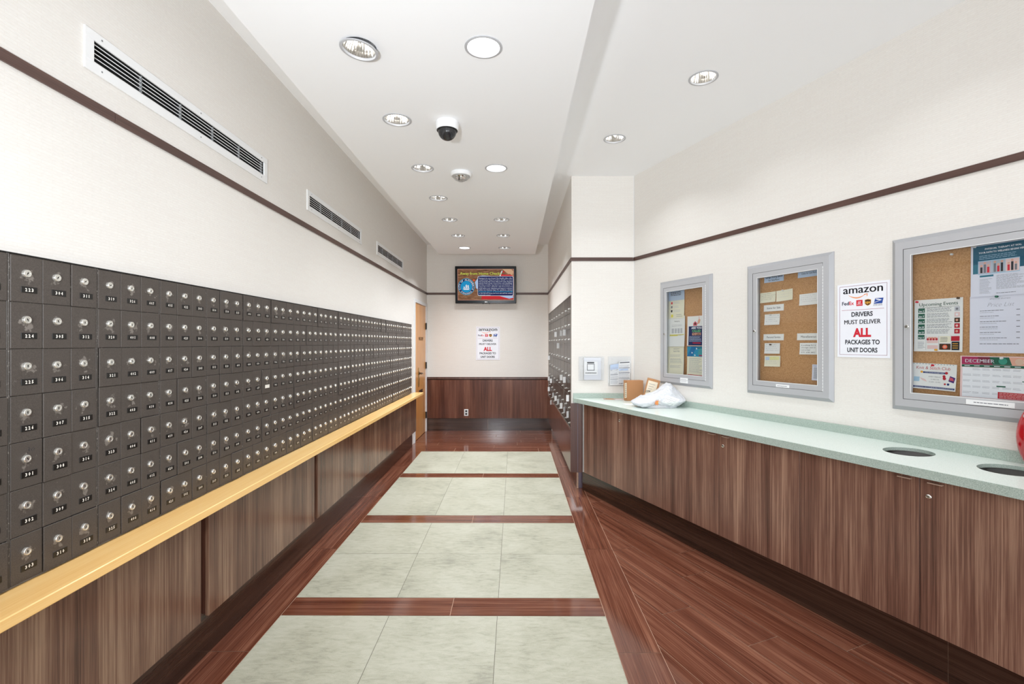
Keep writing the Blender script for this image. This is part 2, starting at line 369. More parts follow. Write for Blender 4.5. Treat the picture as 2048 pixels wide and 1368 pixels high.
def struct(mb, name, loc=(0, 0, 0), rz=0.0): return tag(mb.build(name, None, loc, rz), kind='structure')
def holed(mb, P, x0, x1, z0, z1, mat, rects=(), circles=(), flip=False, seg=32, cell=1.35, mat_uv=None):
    """flat plate in (a, b) with rectangular and round openings; P maps (a, b) to a point"""
    xs = {x0, x1}; zs = {z0, z1}
    for a, b, c, d in rects: xs |= {a, c}; zs |= {b, d}
    for a, b, r in circles: xs |= {round(a-r*cell, 5), round(a+r*cell, 5)}; zs |= {round(b-r*cell, 5), round(b+r*cell, 5)}
    xs = sorted(x for x in xs if x0 <= x <= x1); zs = sorted(z for z in zs if z0 <= z <= z1)
    def put(pts):
        pts = [P(*p) for p in pts]; mb.add(pts[::-1] if flip else pts, [tuple(range(len(pts)))], mat)
    for i in range(len(xs)-1):
        for j in range(len(zs)-1):
            a, b, c, d = xs[i], zs[j], xs[i+1], zs[j+1]; mx, mz = (a+c)/2, (b+d)/2
            if any(q[0] < mx < q[2] and q[1] < mz < q[3] for q in rects): continue
            hit = [q for q in circles if abs(q[0]-mx) < q[2]*cell and abs(q[1]-mz) < q[2]*cell]
            if hit: continue
            put([(a, b), (c, b), (c, d), (a, d)])
    for cx, cz, r in circles:
        n = seg; h = r*cell
        def sq(t):
            c, s_ = math.cos(t), math.sin(t); k = h/max(abs(c), abs(s_)); return (cx+c*k, cz+s_*k)
        for k in range(n):
            t0, t1 = 2*math.pi*(k+0.0)/n, 2*math.pi*(k+1.0)/n
            put([(cx+r*math.cos(t0), cz+r*math.sin(t0)), sq(t0), sq(t1), (cx+r*math.cos(t1), cz+r*math.sin(t1))])

# ------------------------------------------------------------------ room measures
XL = -1.525; YF = 8.40; XC = 0.583; YP = 4.95; XP = 1.223; ZC = 3.227; ZS = 2.95
YB = -2.5                                   # room goes on behind the photographer
TW = 0.404                                  # right wall slope dX/dY
RW = -math.atan2(1, TW)                     # rotation of the right wall frame
RK = -math.atan2(1, 0.432)                  # rotation of the cabinet frame
LW, FW, CW = R(90), 0.0, R(-90)             # left, far, corridor wall frames (x right, y into the wall)
GRILLES = [1.70, 3.536, 5.33]; GL_, GZ0, GZ1 = 1.262, 2.497, 2.647

# ------------------------------------------------------------------ walls and ceiling
mb = MB()   # left wall, local x = along +Y from YB
holed(mb, lambda a, b: (a, 0, b), 0, YF-YB, 0, ZC, 'wallpaper', rects=[(g-YB+0.037, GZ0+0.037, g-YB+GL_-0.037, GZ1-0.032) for g in GRILLES]+[(7.36-YB, 0.0, 8.30-YB, 2.15)])
mb.box(0, YF-YB, 0.30, 0.32, 0, ZC, 'wallpaper')
struct(mb, 'wall_left', (XL, YB, 0), LW)
mb = MB(); mb.box(XL-0.35, XC+0.4, 0, 0.1, 0, ZC, 'wallpaper'); struct(mb, 'wall_far', (0, YF, 0))
mb = MB(); holed(mb, lambda a, b: (a, 0, b), 0, YF-YP, 0.20, ZC, 'wallpaper', rects=[(0.20, 0.634, YF-YP-0.02, 2.017)]); struct(mb, 'wall_corridor', (XC, YF, 0), CW)
mb = MB(); mb.box(XC, XP+0.1, 0, 0.02, 0.20, ZC, 'wallpaper'); struct(mb, 'wall_pillar', (0, YP, 0))
CASES = [(0.415, 1.066, 1.143, 2.088), (1.412, 2.070, 1.149, 2.092), (2.402, 3.62, 1.153, 2.094)]
mb = MB(); SL = (YP-YB)*math.hypot(1, TW)
holed(mb, lambda a, b: (a, 0, b), 0, SL, 0, ZC, 'wallpaper', rects=[(a+0.075, c+0.065, b-0.075, d-0.065) for a, b, c, d in CASES])
mb.box(0, SL, 0.12, 0.14, 0, ZC, 'wallpaper'); struct(mb, 'wall_right', (XP, YP, 0), RW)
MAINL = [(1.216, 3.12), (0.837, 4.046), (1.60, 2.19), (1.98, 1.26), (2.36, 0.33)]
mb = MB(); holed(mb, lambda a, b: (a, b, ZC), XL-0.4, 4.6, YB, YF+0.1, 'ceiling_paint', circles=[(a, b, 0.083) for a, b in MAINL[:3]], flip=True)
mb.box(XL-0.4, 4.6, YB, YF+0.1, ZC+0.2, ZC+0.25, 'ceiling_paint'); struct(mb, 'ceiling')
# dropped ceiling panel
SX0, SX1, SY1 = -1.217, 0.335, 7.77
LX, RX = -0.752, -0.150
SOFL = [(LX, y) for y in (2.336, 3.094, 3.952, 4.768, 5.60, 6.43, 7.26)]+[(RX, y) for y in (2.336, 3.952, 5.60, 6.43, 7.26)]
mb = MB(); holed(mb, lambda a, b: (a, b, ZS), SX0, SX1, YB, SY1, 'ceiling_paint', circles=[(a, b, 0.083) for a, b in SOFL], flip=True)
for q in ([(SX0, YB), (SX0, SY1)], [(SX0, SY1), (SX1, SY1)], [(SX1, SY1), (SX1, YB)]):
    (a, b), (c, d) = q; mb.add([(a, b, ZS), (c, d, ZS), (c, d, ZC), (a, b, ZC)], [(0, 1, 2, 3)], 'ceiling_paint')
struct(mb, 'ceiling_panel')

# picture rail of dark wood round the room
RZ0, RZ1 = 2.358, 2.394
mb = MB()
for a, b in ((YB, 0.55), (0.552, 1.827), (1.829, 4.4), (4.402, YF)): mb.box(a-YB, b-YB, -0.010, 0.0, RZ0, RZ1, 'rail_wood', bev=0.001)
struct(mb, 'trim_1', (XL, YB, 0), LW)
mb = MB(); mb.box(XL+0.012, XC-0.012, -0.010, 0, RZ0, RZ1, 'rail_wood', bev=0.001); struct(mb, 'trim_2', (0, YF, 0))
mb = MB(); mb.box(0, YF-YP+0.010, -0.010, 0, RZ0, RZ1, 'rail_wood', bev=0.001); struct(mb, 'trim_3', (XC, YF, 0), CW)
mb = MB(); mb.box(XC, XP-0.012, -0.010, 0, RZ0, RZ1, 'rail_wood', bev=0.001); struct(mb, 'trim_4', (0, YP, 0))
mb = MB()
for a, b in ((0.0, 3.0), (3.002, SL)): mb.box(a, b, -0.010, 0, RZ0, RZ1, 'rail_wood', bev=0.001)
struct(mb, 'trim_5', (XP, YP, 0), RW)
mb = MB(); mb.box(XP-XC-0.004, XP-XC+0.0, -0.003, 0, 1.02, ZC-0.001, 'frame_white'); struct(mb, 'trim_6', (XC, YP, 0))

# ------------------------------------------------------------------ floor
KX = -1.503                                   # left kick face
fl = MB()
def plank(pts, o, u, mat='floor_wood', clips=(), mir=False):
    ru, rv = rng.random()*40, rng.random()*40
    for n, d in clips:
        pts = clip(pts, n, d)
        if len(pts) < 3: return
    uv = [((p[0]-o[0])*u[0]+(p[1]-o[1])*u[1]+ru, -(p[0]-o[0])*u[1]+(p[1]-o[1])*u[0]+rv) for p in pts]
    a = sum(pts[i][0]*pts[(i+1) % len(pts)][1]-pts[(i+1) % len(pts)][0]*pts[i][1] for i in range(len(pts)))
    if a < 0: pts = pts[::-1]; uv = uv[::-1]
    fl.poly([(p[0], p[1], 0) for p in pts], mat, uv)
G = 0.0012
def rectp(x0, x1, y0, y1, u, mat='floor_wood', g=G): plank([(x0+g, y0+g), (x1-g, y0+g), (x1-g, y1-g), (x0+g, y1-g)], (0, 0), u, mat)
fl.poly([(XL-0.3, YB, -0.0015), (4.6, YB, -0.0015), (4.6, YF+0.1, -0.0015), (XL-0.3, YF+0.1, -0.0015)], 'grout_light', [(0, 0)]*4)
TX = [-1.305, -0.699, -0.096, 0.507]
seams = [2.375-1.194*k for k in range(5, 0, -1)]+[2.375, 3.565, 4.77, 5.96, 6.773]
seams = [s for s in seams if s > YB]; seams = [YB]+seams
for a, b in zip(seams, seams[1:]):
    rectp(XL-0.3, TX[0], a, b, (0, 1)); rectp(TX[3], 0.720, a, b, (0, 1))
rows = []; y = 6.773
k = 0
fields = []
ends = [(5.631, 6.773), (4.2605, 5.464), (2.882, 4.083), (1.49, 2.692), (0.11, 1.31), (-1.27, -0.07), (-2.5, -1.45)]
for a, b in ends:
    mid = (a+b)/2
    fl.poly([(TX[0], a, -0.001), (TX[3], a, -0.001), (TX[3], b, -0.001), (TX[0], b, -0.001)], 'grout_dark', [(0, 0)]*4)
    for y0, y1 in ((a, mid), (mid, b)):
        for i in range(3): rectp(TX[i], TX[i+1], y0, y1, (1, 0), 'stone_tile', 0.0012)
for (a, b), (c, d) in zip(ends, ends[1:]):
    s = -0.36
    rectp(TX[0], s, d, a, (1, 0)); rectp(s, TX[3], d, a, (1, 0))
far = [6.773, 6.985, 7.19, 7.395, 7.60, 7.805, 8.01, 8.215, YF+0.1]
for i in range(len(far)-1):
    s = [-0.85, -0.3, -1.15, 0.1][i % 4]
    for a, b in ((XL-0.3, s), (s, s+1.19), (s+1.19, 1.3)): rectp(a, b, far[i], far[i+1], (1, 0))
# diagonal planks beside the counter
U = (0.3966, -0.918); V = (0.918, 0.3966)      # along, across (into the cabinets)
O = (0.714, 5.0)
for r_ in range(-14, 3):
    v0, v1 = 0.02+r_*0.206-0.206, 0.02+r_*0.206
    off = (0.37, 0.95, 0.15, 0.66)[r_ % 4]
    for k in range(-3, 9):
        u0, u1 = off+k*1.195, off+(k+1)*1.195
        pts = [(O[0]+U[0]*a+V[0]*b, O[1]+U[1]*a+V[1]*b) for a, b in ((u0+G, v0+G), (u1-G, v0+G), (u1-G, v1-G), (u0+G, v1-G))]
        plank(pts, O, U, clips=(((-1, 0), -0.721), ((0, -1), -YB), ((0, 1), 6.7)))
struct(fl, 'floor')

# ------------------------------------------------------------------ wood panelling and kicks
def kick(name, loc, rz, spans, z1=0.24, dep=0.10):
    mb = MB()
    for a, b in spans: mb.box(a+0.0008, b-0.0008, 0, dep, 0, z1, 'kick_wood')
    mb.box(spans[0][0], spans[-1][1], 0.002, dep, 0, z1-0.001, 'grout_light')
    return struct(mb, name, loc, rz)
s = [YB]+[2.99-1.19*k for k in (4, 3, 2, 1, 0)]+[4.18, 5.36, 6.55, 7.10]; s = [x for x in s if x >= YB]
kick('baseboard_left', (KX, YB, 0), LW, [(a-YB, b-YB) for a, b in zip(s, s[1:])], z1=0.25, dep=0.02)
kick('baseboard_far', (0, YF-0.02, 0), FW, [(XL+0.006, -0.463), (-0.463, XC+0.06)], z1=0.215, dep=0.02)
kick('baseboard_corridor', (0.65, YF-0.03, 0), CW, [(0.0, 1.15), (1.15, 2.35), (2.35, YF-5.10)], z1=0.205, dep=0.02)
mb = MB()
mb.box(0.656, 0.738, 5.07, 5.085, 0, 0.20, 'purple_steel', bev=0.002)
struct(mb, 'trim_7')
# panels under the shelf on the left
PB = [-2.5, -1.57, -0.30, 0.965, 2.215, 3.475, 4.745, 5.97, 7.08]
GAPS = [0, 0.0, 0.06, 0.05, 0.055, 0.055, 0.006, 0.006]
nm = ['behind the camera side', 'beside the camera', 'nearest the camera', 'nearest the left edge of the picture', 'second from the left picture edge', 'third from the left picture edge', 'fourth from the left picture edge', 'last before the maple door']
lab = [None, None, 'walnut laminate panel under the maple shelf, beside the camera', 'large walnut laminate panel under the maple shelf, cut off by the lower left corner', 'walnut laminate panel under the maple shelf between the two wide open joints',
       'walnut laminate panel under the maple shelf just past the second wide open joint', 'shorter-looking walnut laminate panel under the shelf before the last one', 'last walnut laminate panel under the shelf, next to the light wood door']
for i in range(2, 8):
    a, b = PB[i]+GAPS[i], PB[i+1]
    mb = MB(); mb.box(0, b-a, -0.018, 0, 0, 0.755-0.235, 'walnut_panel', bev=0.0012)
    mb.box(0, b-a, 0, 0.045, 0.01, 0.755-0.235, 'walnut_dark')
    tag(mb.build('wood_panel', None, (-1.458, a, 0.235), LW), lab[i], 'wall panel', 'walnut panels under the long maple shelf')
mb = MB(); mb.box(0, 7.06-YB, 0, 0.022, 0.25, 0.755, 'walnut_dark'); struct(mb, 'trim_8', (XL+0.023, YB, 0), LW)
# far wall wainscot
for a, b, t in ((XL+0.012, -0.4645, 'left'), (-0.4615, XC-0.002, 'right')):
    mb = MB(); mb.box(0, b-a, -0.018, 0, 0, 0.665, 'walnut_end', bev=0.001)
    tag(mb.build('wood_panel', None, (a, YF-0.022, 0.217), FW), 'dark walnut wainscot panel on the end wall, %s half%s' % (t, ' with the outlet' if t == 'left' else ' beside the lockers'), 'wall panel', 'wainscot panels on the end wall')
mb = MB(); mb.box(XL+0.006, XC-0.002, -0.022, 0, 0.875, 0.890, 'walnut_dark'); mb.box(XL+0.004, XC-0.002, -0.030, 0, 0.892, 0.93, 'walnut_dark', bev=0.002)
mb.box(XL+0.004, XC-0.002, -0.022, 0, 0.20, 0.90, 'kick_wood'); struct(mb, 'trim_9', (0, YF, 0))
# corridor wall panels below the lockers
cs = [0.0, 1.1, 2.3, YF-YP+0.006]
cl = ['walnut panel below the key lockers nearest the end wall', 'walnut panel below the middle of the key lockers', 'glossy walnut panel below the key lockers nearest the counter']
for i in range(3):
    a, b = cs[i]+0.041*(i == 0), cs[i+1]-0.004
    mb = MB(); mb.box(a, b, -0.012, -0.001, 0.20, 0.628, 'walnut_end', bev=0.001)
    tag(mb.build('wood_panel', None, (XC, YF, 0), CW), cl[i], 'wall panel', 'walnut panels below the key lockers')
mb = MB(); mb.box(XC-0.012, XC+0.112, -0.014, -0.001, 0.20, 0.905, 'walnut_dark', bev=0.001); mb.box(XC+0.060, XC+0.064, -0.017, -0.014, 0.2, 0.905, 'purple_steel')
struct(mb, 'trim_10', (0, YP, 0))

# ------------------------------------------------------------------ left shelf
mb = MB()
mb.box(0, 7.16-YB, -0.142, 0.0, 0, 0.034, 'maple', bev=0.003)
mb.box(0, 7.10-YB, 0.0, 0.022, 0.0, 0.026, 'maple')
tag(mb.build('shelf', None, (XL+0.033, YB, 0.755), LW), 'long narrow maple wood shelf running under the wall of mailboxes', 'shelf')

# ------------------------------------------------------------------ mailboxes
MX = -1.508; MZ = 0.7885; RH = 0.1423
def all_numbers():
    for fl_ in range(2, 40):
        for k in range(1, 27):
            if k != 13: yield '%d%02d' % (fl_, k)
nums = all_numbers()
DG = {}
def digit(c): return glyphs(c, 0.035, 1)
def door_mesh(w):
    h = RH-0.0016; mb = MB(); mb.box(0, w, -0.0045, 0, 0, h, 'mailbox_paint', bev=0.0012)
    return mb.mesh('door')
def lock_mesh():
    mb = MB(); T = Matrix.Rotation(R(90), 4, 'X')
    mb.lathe([(0.0122, 0), (0.0122, 0.0065), (0.0108, 0.0085), (0.0078, 0.0088), (0.0074, 0.0076), (0.0, 0.0076)], 'lock_metal', 20, T)
    mb.box(-0.0009, 0.0009, -0.0079, -0.0074, -0.0046, 0.0046, 'black'); mb.box(-0.0018, 0.0018, -0.0079, -0.0074, -0.0008, 0.0022, 'black')
    return mb.mesh('lock')
LOCK = lock_mesh(); DOORS = {}
def plate_mesh(s, blank=False):
    mb = MB(); mb.box(0, 0.050, -0.0016, 0, 0, 0.0195, 'digit_white' if blank else 'plate_black', bev=0.0005)
    if not blank:
        hh = 0.0098; adv = 0.0098 if len(s) < 4 else 0.0088; x = 0.025-adv*(len(s)-1)/2
        for c in s:
            v, f, w = digit(c); kx = 0.0062/max(w, 0.55) if c != '1' else 0.0062/0.62
            mb.add([(x-w*kx/2+p[0]*kx, -0.0018, 0.0048+p[1]*hh) for p in v], f, 'digit_white'); x += adv
    return mb.mesh('number_plate')
banks = []      # (start, columns)
y = 1.4476-0.3115
starts = [1.1365, 1.4480, 1.757, 2.068, 2.382, 2.700, 3.012, 3.326, 3.632, 3.940, 4.165, 4.475, 4.783, 5.092, 5.401, 5.707, 6.015, 6.322, 6.630, 6.938]
cols = [3]*20; cols[9] = 2; cols[19] = 2
ends_ = starts[1:]+[7.150]
SCL = 0.9872
ordn = ['', 'first full', 'second', 'third', 'fourth', 'fifth', 'sixth', 'seventh', 'eighth', 'ninth', 'tenth', 'eleventh', 'twelfth', 'thirteenth', 'fourteenth', 'fifteenth', 'sixteenth', 'seventeenth', 'eighteenth', 'last']
r2 = random.Random(3)
for bi, (a, nc, b) in enumerate(zip(starts, cols, ends_)):
    a *= SCL; b *= SCL; wid = b-a-0.0006
    ids = [[next(nums) for _ in range(7)] for _ in range(nc)]
    if bi == 0: lb = 'dark grey mailbox bank cut off by the left picture edge, numbers below 223'
    elif bi <= 5: lb = 'dark grey steel mailbox bank numbered %s to %s, %s from the left edge' % (ids[0][0], ids[-1][-1], ordn[bi])
    elif bi == 19: lb = 'narrow two-column mailbox bank at the far end, beside the light wood door'
    elif nc == 2: lb = 'narrow dark grey mailbox bank only two doors wide, %s from the left edge' % ordn[bi]
    else: lb = 'dark grey steel mailbox bank three doors wide, %s bank counted from the left edge' % ordn[bi]
    t = thing('mailbox_bank', lb, 'mailboxes', (MX, a, MZ), LW, 'banks of mailboxes along the left wall')
    f = MB(); H = 7*RH+0.004; post = 0.0045
    f.box(0, wid, 0.001, 0.012, 0, H, 'mailbox_frame_paint')
    f.box(0, post, -0.0035, 0.001, 0, H, 'mailbox_frame_paint', bev=0.0008); f.box(wid-post, wid, -0.0035, 0.001, 0, H, 'mailbox_frame_paint', bev=0.0008)
    f.box(0, wid, -0.006, 0.012, H, H+0.003, 'black')
    f.build('frame', t)
    cw = (wid-2*post)/nc; w = round(cw-0.0014, 4)
    if w not in DOORS: DOORS[w] = door_mesh(w)
    for c in range(nc):
        for r in range(7):
            yo = -r2.choice([0, 0, 0, 0.0006, 0.0012, 0.0025]) if r2.random() < 0.8 else -0.004
            d = link('door', DOORS[w], t, (post+c*cw+0.0007, yo, 0.002+(6-r)*RH+0.0008), r2.uniform(-0.006, 0.006))
            lk = link('lock', LOCK, d, (0.044, -0.0045, RH-0.054)); lk.rotation_euler = (0, r2.choice([0, 0, 0, 0.5, -0.4, 1.2]), 0)
            num = ids[c][r]; link('number_plate', plate_mesh(num, blank=(num == '624')), d, (0.0295, -0.0044, RH-0.113))
            if num == '301':
                sc = MB(); sc.text('30', 0, 0, 0.018, 0, 'ink', shear=0.2, res=1, bold=-0.02); sc.build('scribble', d, (0.048, -0.0047, RH-0.038))

# ------------------------------------------------------------------ air grilles
gl = ['long white air grille high on the left wall, largest and nearest', 'white air grille high on the left wall, middle of the three', 'white air grille high on the left wall, farthest of the three']
def grille(y0, label, proto=None):
    t = thing('air_grille', label, 'vent', (XL, y0, GZ0), LW, 'air grilles high on the left wall')
    if proto:
        for ch in list(proto.children):
            c = ch.copy(); COL.objects.link(c); c.parent = t
        return t
    H = GZ1-GZ0; i0, i1, j0, j1 = 0.038, GL_-0.038, 0.038, H-0.033
    f = MB()
    for a, b, c, d in ((0, GL_, 0, j0), (0, GL_, j1, H), (0, i0, j0, j1), (i1, GL_, j0, j1)): f.box(a, b, -0.008, -0.0005, c, d, 'white_metal', bev=0.001)
    for x in (0.07, GL_/2, GL_-0.07):
        for z in (j0/2, H-0.016): f.box(x-0.003, x+0.003, -0.0095, -0.008, z-0.003, z+0.003, 'louver_grey', bev=0.001)
    f.build('frame', t)
    g = MB(); g.box(i0, i1, 0.05, 0.055, j0, j1, 'duct_black'); g.box(i0, i0+0.002, 0, 0.05, j0, j1, 'duct_black'); g.box(i1-0.002, i1, 0, 0.05, j0, j1, 'duct_black'); g.box(i0, i1, 0, 0.05, j0-0.002, j0, 'duct_black'); g.box(i0, i1, 0, 0.05, j1, j1+0.002, 'duct_black')
    g.build('duct', t)
    for k in range(5):
        z = j0+(j1-j0)*(k+0.5)/5; lv = MB(); T = Matrix.Translation((0, 0.004, z)) @ Matrix.Rotation(R(28), 4, 'X')
        lv.box(i0, i1, -0.001, 0.011, -0.0013, 0.0013, 'white_metal', T=T); lv.build('louver', t)
    for k in range(1, 6):
        x = i0+(i1-i0)*k/5.05; m_ = MB(); m_.box(x-0.002, x+0.002, 0.010, 0.03, j0, j1, 'duct_black'); m_.box(x-0.002, x+0.002, 0.002, 0.012, j0, j1, 'louver_grey'); m_.build('mullion', t)
    return t
p0 = grille(GRILLES[0], gl[0])
for k in (1, 2): grille(GRILLES[k], gl[k], p0)

# ------------------------------------------------------------------ light wood door at the end of the left wall
mb = MB(); a0, a1, zt = 7.36, 8.30, 2.15
for q in ((a0-0.05, a0+0.02, 0, zt+0.045), (a1-0.01, a1+0.05, 0, zt+0.045)): mb.box(q[0]-YB, q[1]-YB, -0.014, 0.06, q[2], q[3], 'frame_white', bev=0.002)
mb.box(a0+0.02-YB, a1-0.01-YB, -0.014, 0.06, zt-0.005, zt+0.045, 'frame_white', bev=0.002)
struct(mb, 'trim_11', (XL, YB, 0), LW)
dr = bpy.data.objects.new('door_1', None); COL.objects.link(dr); dr.location = (XL, a0+0.023, 0.008); dr.rotation_euler = (0, 0, LW); tag(dr, kind='structure')
wd = a1-a0-0.036
mb = MB(); mb.box(0, wd, 0.002, 0.042, 0, zt-0.015, 'oak_door', bev=0.001); mb.text('MAIL ROOM', wd*0.55, 1.555, 0.055, 0.0015, 'ink', 'C', bold=0.03, width=0.36); mb.build('door_leaf', dr)
mb = MB(); mb.box(wd*0.30, wd*0.30+0.065, -0.005, 0.002, 0.82, 1.12, 'brass', bev=0.003); mb.build('lock_plate', dr)
T = Matrix.Translation((wd*0.30+0.032, -0.005, 1.03)) @ Matrix.Rotation(R(90), 4, 'X')
mb = MB(); mb.lathe([(0.027, 0), (0.027, 0.008), (0.012, 0.012), (0.011, 0.055)], 'bronze', 20, T, cap1=True); mb.box(wd*0.30-0.10, wd*0.30+0.045, -0.070, -0.052, 1.02, 1.04, 'bronze', bev=0.006); mb.build('door_handle', dr)
mb = MB(); mb.box(0.34, 0.62, -0.003, 0.002, 0.70, 0.755, 'bronze', bev=0.002); mb.build('mail_slot', dr)
for z in (1.80, 1.13, 0.28):
    mb = MB(); mb.box(wd-0.012, wd+0.016, -0.020, 0.002, z-0.055, z+0.055, 'black', bev=0.003); mb.build('hinge', dr)

# ------------------------------------------------------------------ downlights
def can(x, y, z, kind, label, tilt=0.0, rot=0.0, power=None):
    power = LAMP_POWER*(1.8 if y > 5 else 1.35 if y > 4.5 else 0.5 if y < 3.2 else 1.0)
    t = thing('recessed_downlight', label, 'ceiling light', (x, y, z), 0, 'recessed round downlights')
    tr = MB(); T = Matrix.Rotation(tilt, 4, 'Y') @ Matrix.Rotation(R(180), 4, 'X')
    if tilt: T = Matrix.Translation((0, 0, -0.012)) @ T
    tr.lathe([(0.0915, 0.0), (0.0915, 0.003), (0.088, 0.005), (0.079, 0.005), (0.077, 0.0), (0.0765, -0.008)], 'aluminium', 40, T)
    tr.build('trim_ring', t)
    if kind == 'lens':
        l = MB(); l.lathe([(0.0765, 0.0), (0.05, 0.003), (0.0, 0.004)], 'lens', 40, Matrix.Rotation(R(180), 4, 'X')); l.build('lens', t)
        zl = -0.008
    else:
        rf = MB(); pr = []
        seg = 36; T2 = T
        prof = [(0.0765, -0.006), (0.072, -0.03), (0.062, -0.065), (0.048, -0.10), (0.030, -0.12)]
        v = []; f = []
        for i, (r, h) in enumerate(prof):
            for k in range(seg*2):
                a = math.pi*k/seg; rr = r*(1-0.035*(k % 2)); v.append((rr*math.cos(a), rr*math.sin(a), h))
        n = seg*2
        for i in range(len(prof)-1): f += [(i*n+k, (i+1)*n+k, (i+1)*n+(k+1) % n, i*n+(k+1) % n) for k in range(n)]
        f.append(tuple(range((len(prof)-1)*n, len(prof)*n)))
        rf.add(v, f, 'chrome', T=T2); rf.build('reflector', t)
        for sx in (-0.016, 0.016):
            bm_ = MB(); bm_.lathe([(0.004, -0.085), (0.0095, -0.08), (0.0095, -0.01), (0.004, -0.002)], 'bulb', 12, Matrix.Rotation(rot, 4, 'Z') @ Matrix.Translation((sx, 0.0, 0.018)) @ Matrix.Rotation(R(180), 4, 'X') , cap0=True, cap1=True)
            bm_.build('bulb', t)
        zl = -0.002
    area('lamp_light', (x, y, z-0.012), (0, 0, 0), 0.13, 0.13, (power or LAMP_POWER)*(1.5 if kind == 'lens' else 1), (0.935, 0.97, 1.0), 'DISK', spread=122)
    return t
o7 = ['nearest', 'second', 'third', 'fourth', 'fifth', 'sixth', 'seventh and farthest']
for i, (x, y) in enumerate(SOFL):
    left = i < 7
    if left: can(x, y, ZS, 'open', 'round mirrored downlight in the dropped ceiling, left row, %s from camera' % o7[i] if i else 'tilted round downlight in the dropped ceiling, left row, nearest the camera', tilt=R(7) if i == 0 else 0, rot=R(20*i)) if i != 6 else can(x, y, ZS, 'lens', 'small flat white lit downlight, farthest in the left row of the dropped ceiling')
    else:
        j = i-7
        if j < 2: can(x, y, ZS, 'lens', ['large flat white lit round downlight, right row, nearest the camera', 'flat white lit downlight level with the clear ceiling dome'][j])
        else: can(x, y, ZS, 'open', 'small mirrored downlight in the dropped ceiling, right row, %s' % ['third from camera', 'fourth from camera', 'farthest, above the television'][j-2], rot=R(40*j))
can(MAINL[0][0], MAINL[0][1], ZC, 'open', 'mirrored downlight in the upper ceiling, nearer of the two over the counter', rot=R(30))
can(MAINL[1][0], MAINL[1][1], ZC, 'open', 'mirrored downlight in the upper ceiling, farther of the two, near the pillar', rot=R(60))
can(MAINL[2][0], MAINL[2][1], ZC, 'open', 'mirrored downlight in the upper ceiling above the wide notice case, out of the picture', rot=R(10))
for x, y in ((RX, 0.72), (LX, 0.72), (LX, -0.9), (RX, -0.9)): area('lamp_light', (x, y, ZS-0.012), (0, 0, 0), 0.13, 0.13, LAMP_POWER*0.7, (0.935, 0.97, 1.0), 'DISK', spread=122)
for x, y in MAINL[3:]: area('lamp_light', (x, y, ZC-0.012), (0, 0, 0), 0.13, 0.13, LAMP_POWER*0.7, (0.935, 0.97, 1.0), 'DISK', spread=122)

# ceiling dome camera and clear dome sensor
FL = Matrix.Rotation(R(180), 4, 'X')
t = thing('dome_camera', 'white ceiling dome camera with dark smoked globe', 'security camera', (-0.436, 3.13, ZS))
mb = MB(); mb.lathe([(0.070, 0), (0.074, 0.004), (0.074, 0.038), (0.070, 0.052), (0.064, 0.056)], 'white_metal', 40, FL); mb.build('housing', t)
mb = MB(); mb.lathe([(0.064, 0.056)]+[(0.060*math.cos(a), 0.058+0.060*math.sin(a)) for a in [R(d) for d in (0, 15, 30, 45, 60, 75, 89)]], 'smoked_dome', 40, FL, cap1=True); mb.build('dome', t)
mb = MB(); mb.lathe([(0.066, 0.053), (0.068, 0.055), (0.0655, 0.0585), (0.062, 0.0585)], 'black', 40, FL); mb.build('ring', t)
t = thing('ceiling_strobe', 'white round ceiling alarm with clear faceted dome', 'alarm', (-0.450, 4.06, ZS))
mb = MB(); mb.lathe([(0.082, 0), (0.088, 0.006), (0.088, 0.022), (0.080, 0.032), (0.0, 0.032)], 'white_metal', 40, FL); mb.build('housing', t)
mb = MB(); mb.lathe([(0.078, 0.033), (0.055, 0.056), (0.022, 0.072), (0.010, 0.074)], 'acrylic', 12, FL, cap1=True, smooth=False); mb.build('lens_cover', t)
mb = MB(); mb.lathe([(0.050, 0.033), (0.044, 0.040), (0.012, 0.038), (0.012, 0.062), (0.0, 0.064)], 'chrome', 20, FL); mb.box(-0.02, -0.014, -0.006, 0.006, -0.062, -0.033, 'black'); mb.build('flash_lamp', t)

# ------------------------------------------------------------------ television
t = thing('television', 'black wall television showing a city notice slide above the end wall rail', 'television', (-0.4915, YF-0.12, 2.197), 0)
TT = Matrix.Translation((0, 0, 0)) @ Matrix.Rotation(R(5), 4, 'X')
def tilt(mb):
    mb.v = [tuple(TT @ Vector(p)) for p in mb.v]; return mb
mb = MB(); TVW, TVH = 0.520, 0.632
mb.box(-TVW, TVW, -0.02, 0.030, 0, TVH, 'black_gloss', bev=0.006); mb.box(-TVW+0.05, TVW-0.05, 0.030, 0.065, 0.04, TVH-0.08, 'black', bev=0.015)
for a, b in ((-0.060, -0.03), (0.05, 0.075)): mb.box(a, b, -0.015, 0.0, -0.006, 0.0, 'black')
tilt(mb).build('casing', t)
mb = MB(); mb.box(-0.15, 0.15, 0.05, 0.119, 0.15, 0.45, 'black'); mb.build('wall_bracket', t)
def em(name, c, e=0.72):
    m, nt, b = newmat(name); b.inputs['Base Color'].default_value = (0, 0, 0, 1); b.inputs['Emission Color'].default_value = s2l(c); b.inputs['Emission Strength'].default_value = e; b.inputs['Roughness'].default_value = 0.35; b.inputs['Specular IOR Level'].default_value = 0.1
for n_, c in dict(e_navy=(8, 14, 86), e_white=(226, 232, 242), e_title=(214, 226, 92), e_shadow=(40, 44, 20), e_cyan=(18, 150, 205), e_red=(206, 26, 36), e_blue=(176, 200, 236), e_tan=(214, 170, 134), e_ring=(26, 50, 96), e_sky=(80, 200, 240), e_orange=(226, 92, 50), e_edge=(206, 150, 134)).items(): em(n_, c)
mb = MB(); X0, X1, Z0, Z1 = -TVW+0.042, TVW-0.040, 0.055, TVH-0.048; Y = -0.0205
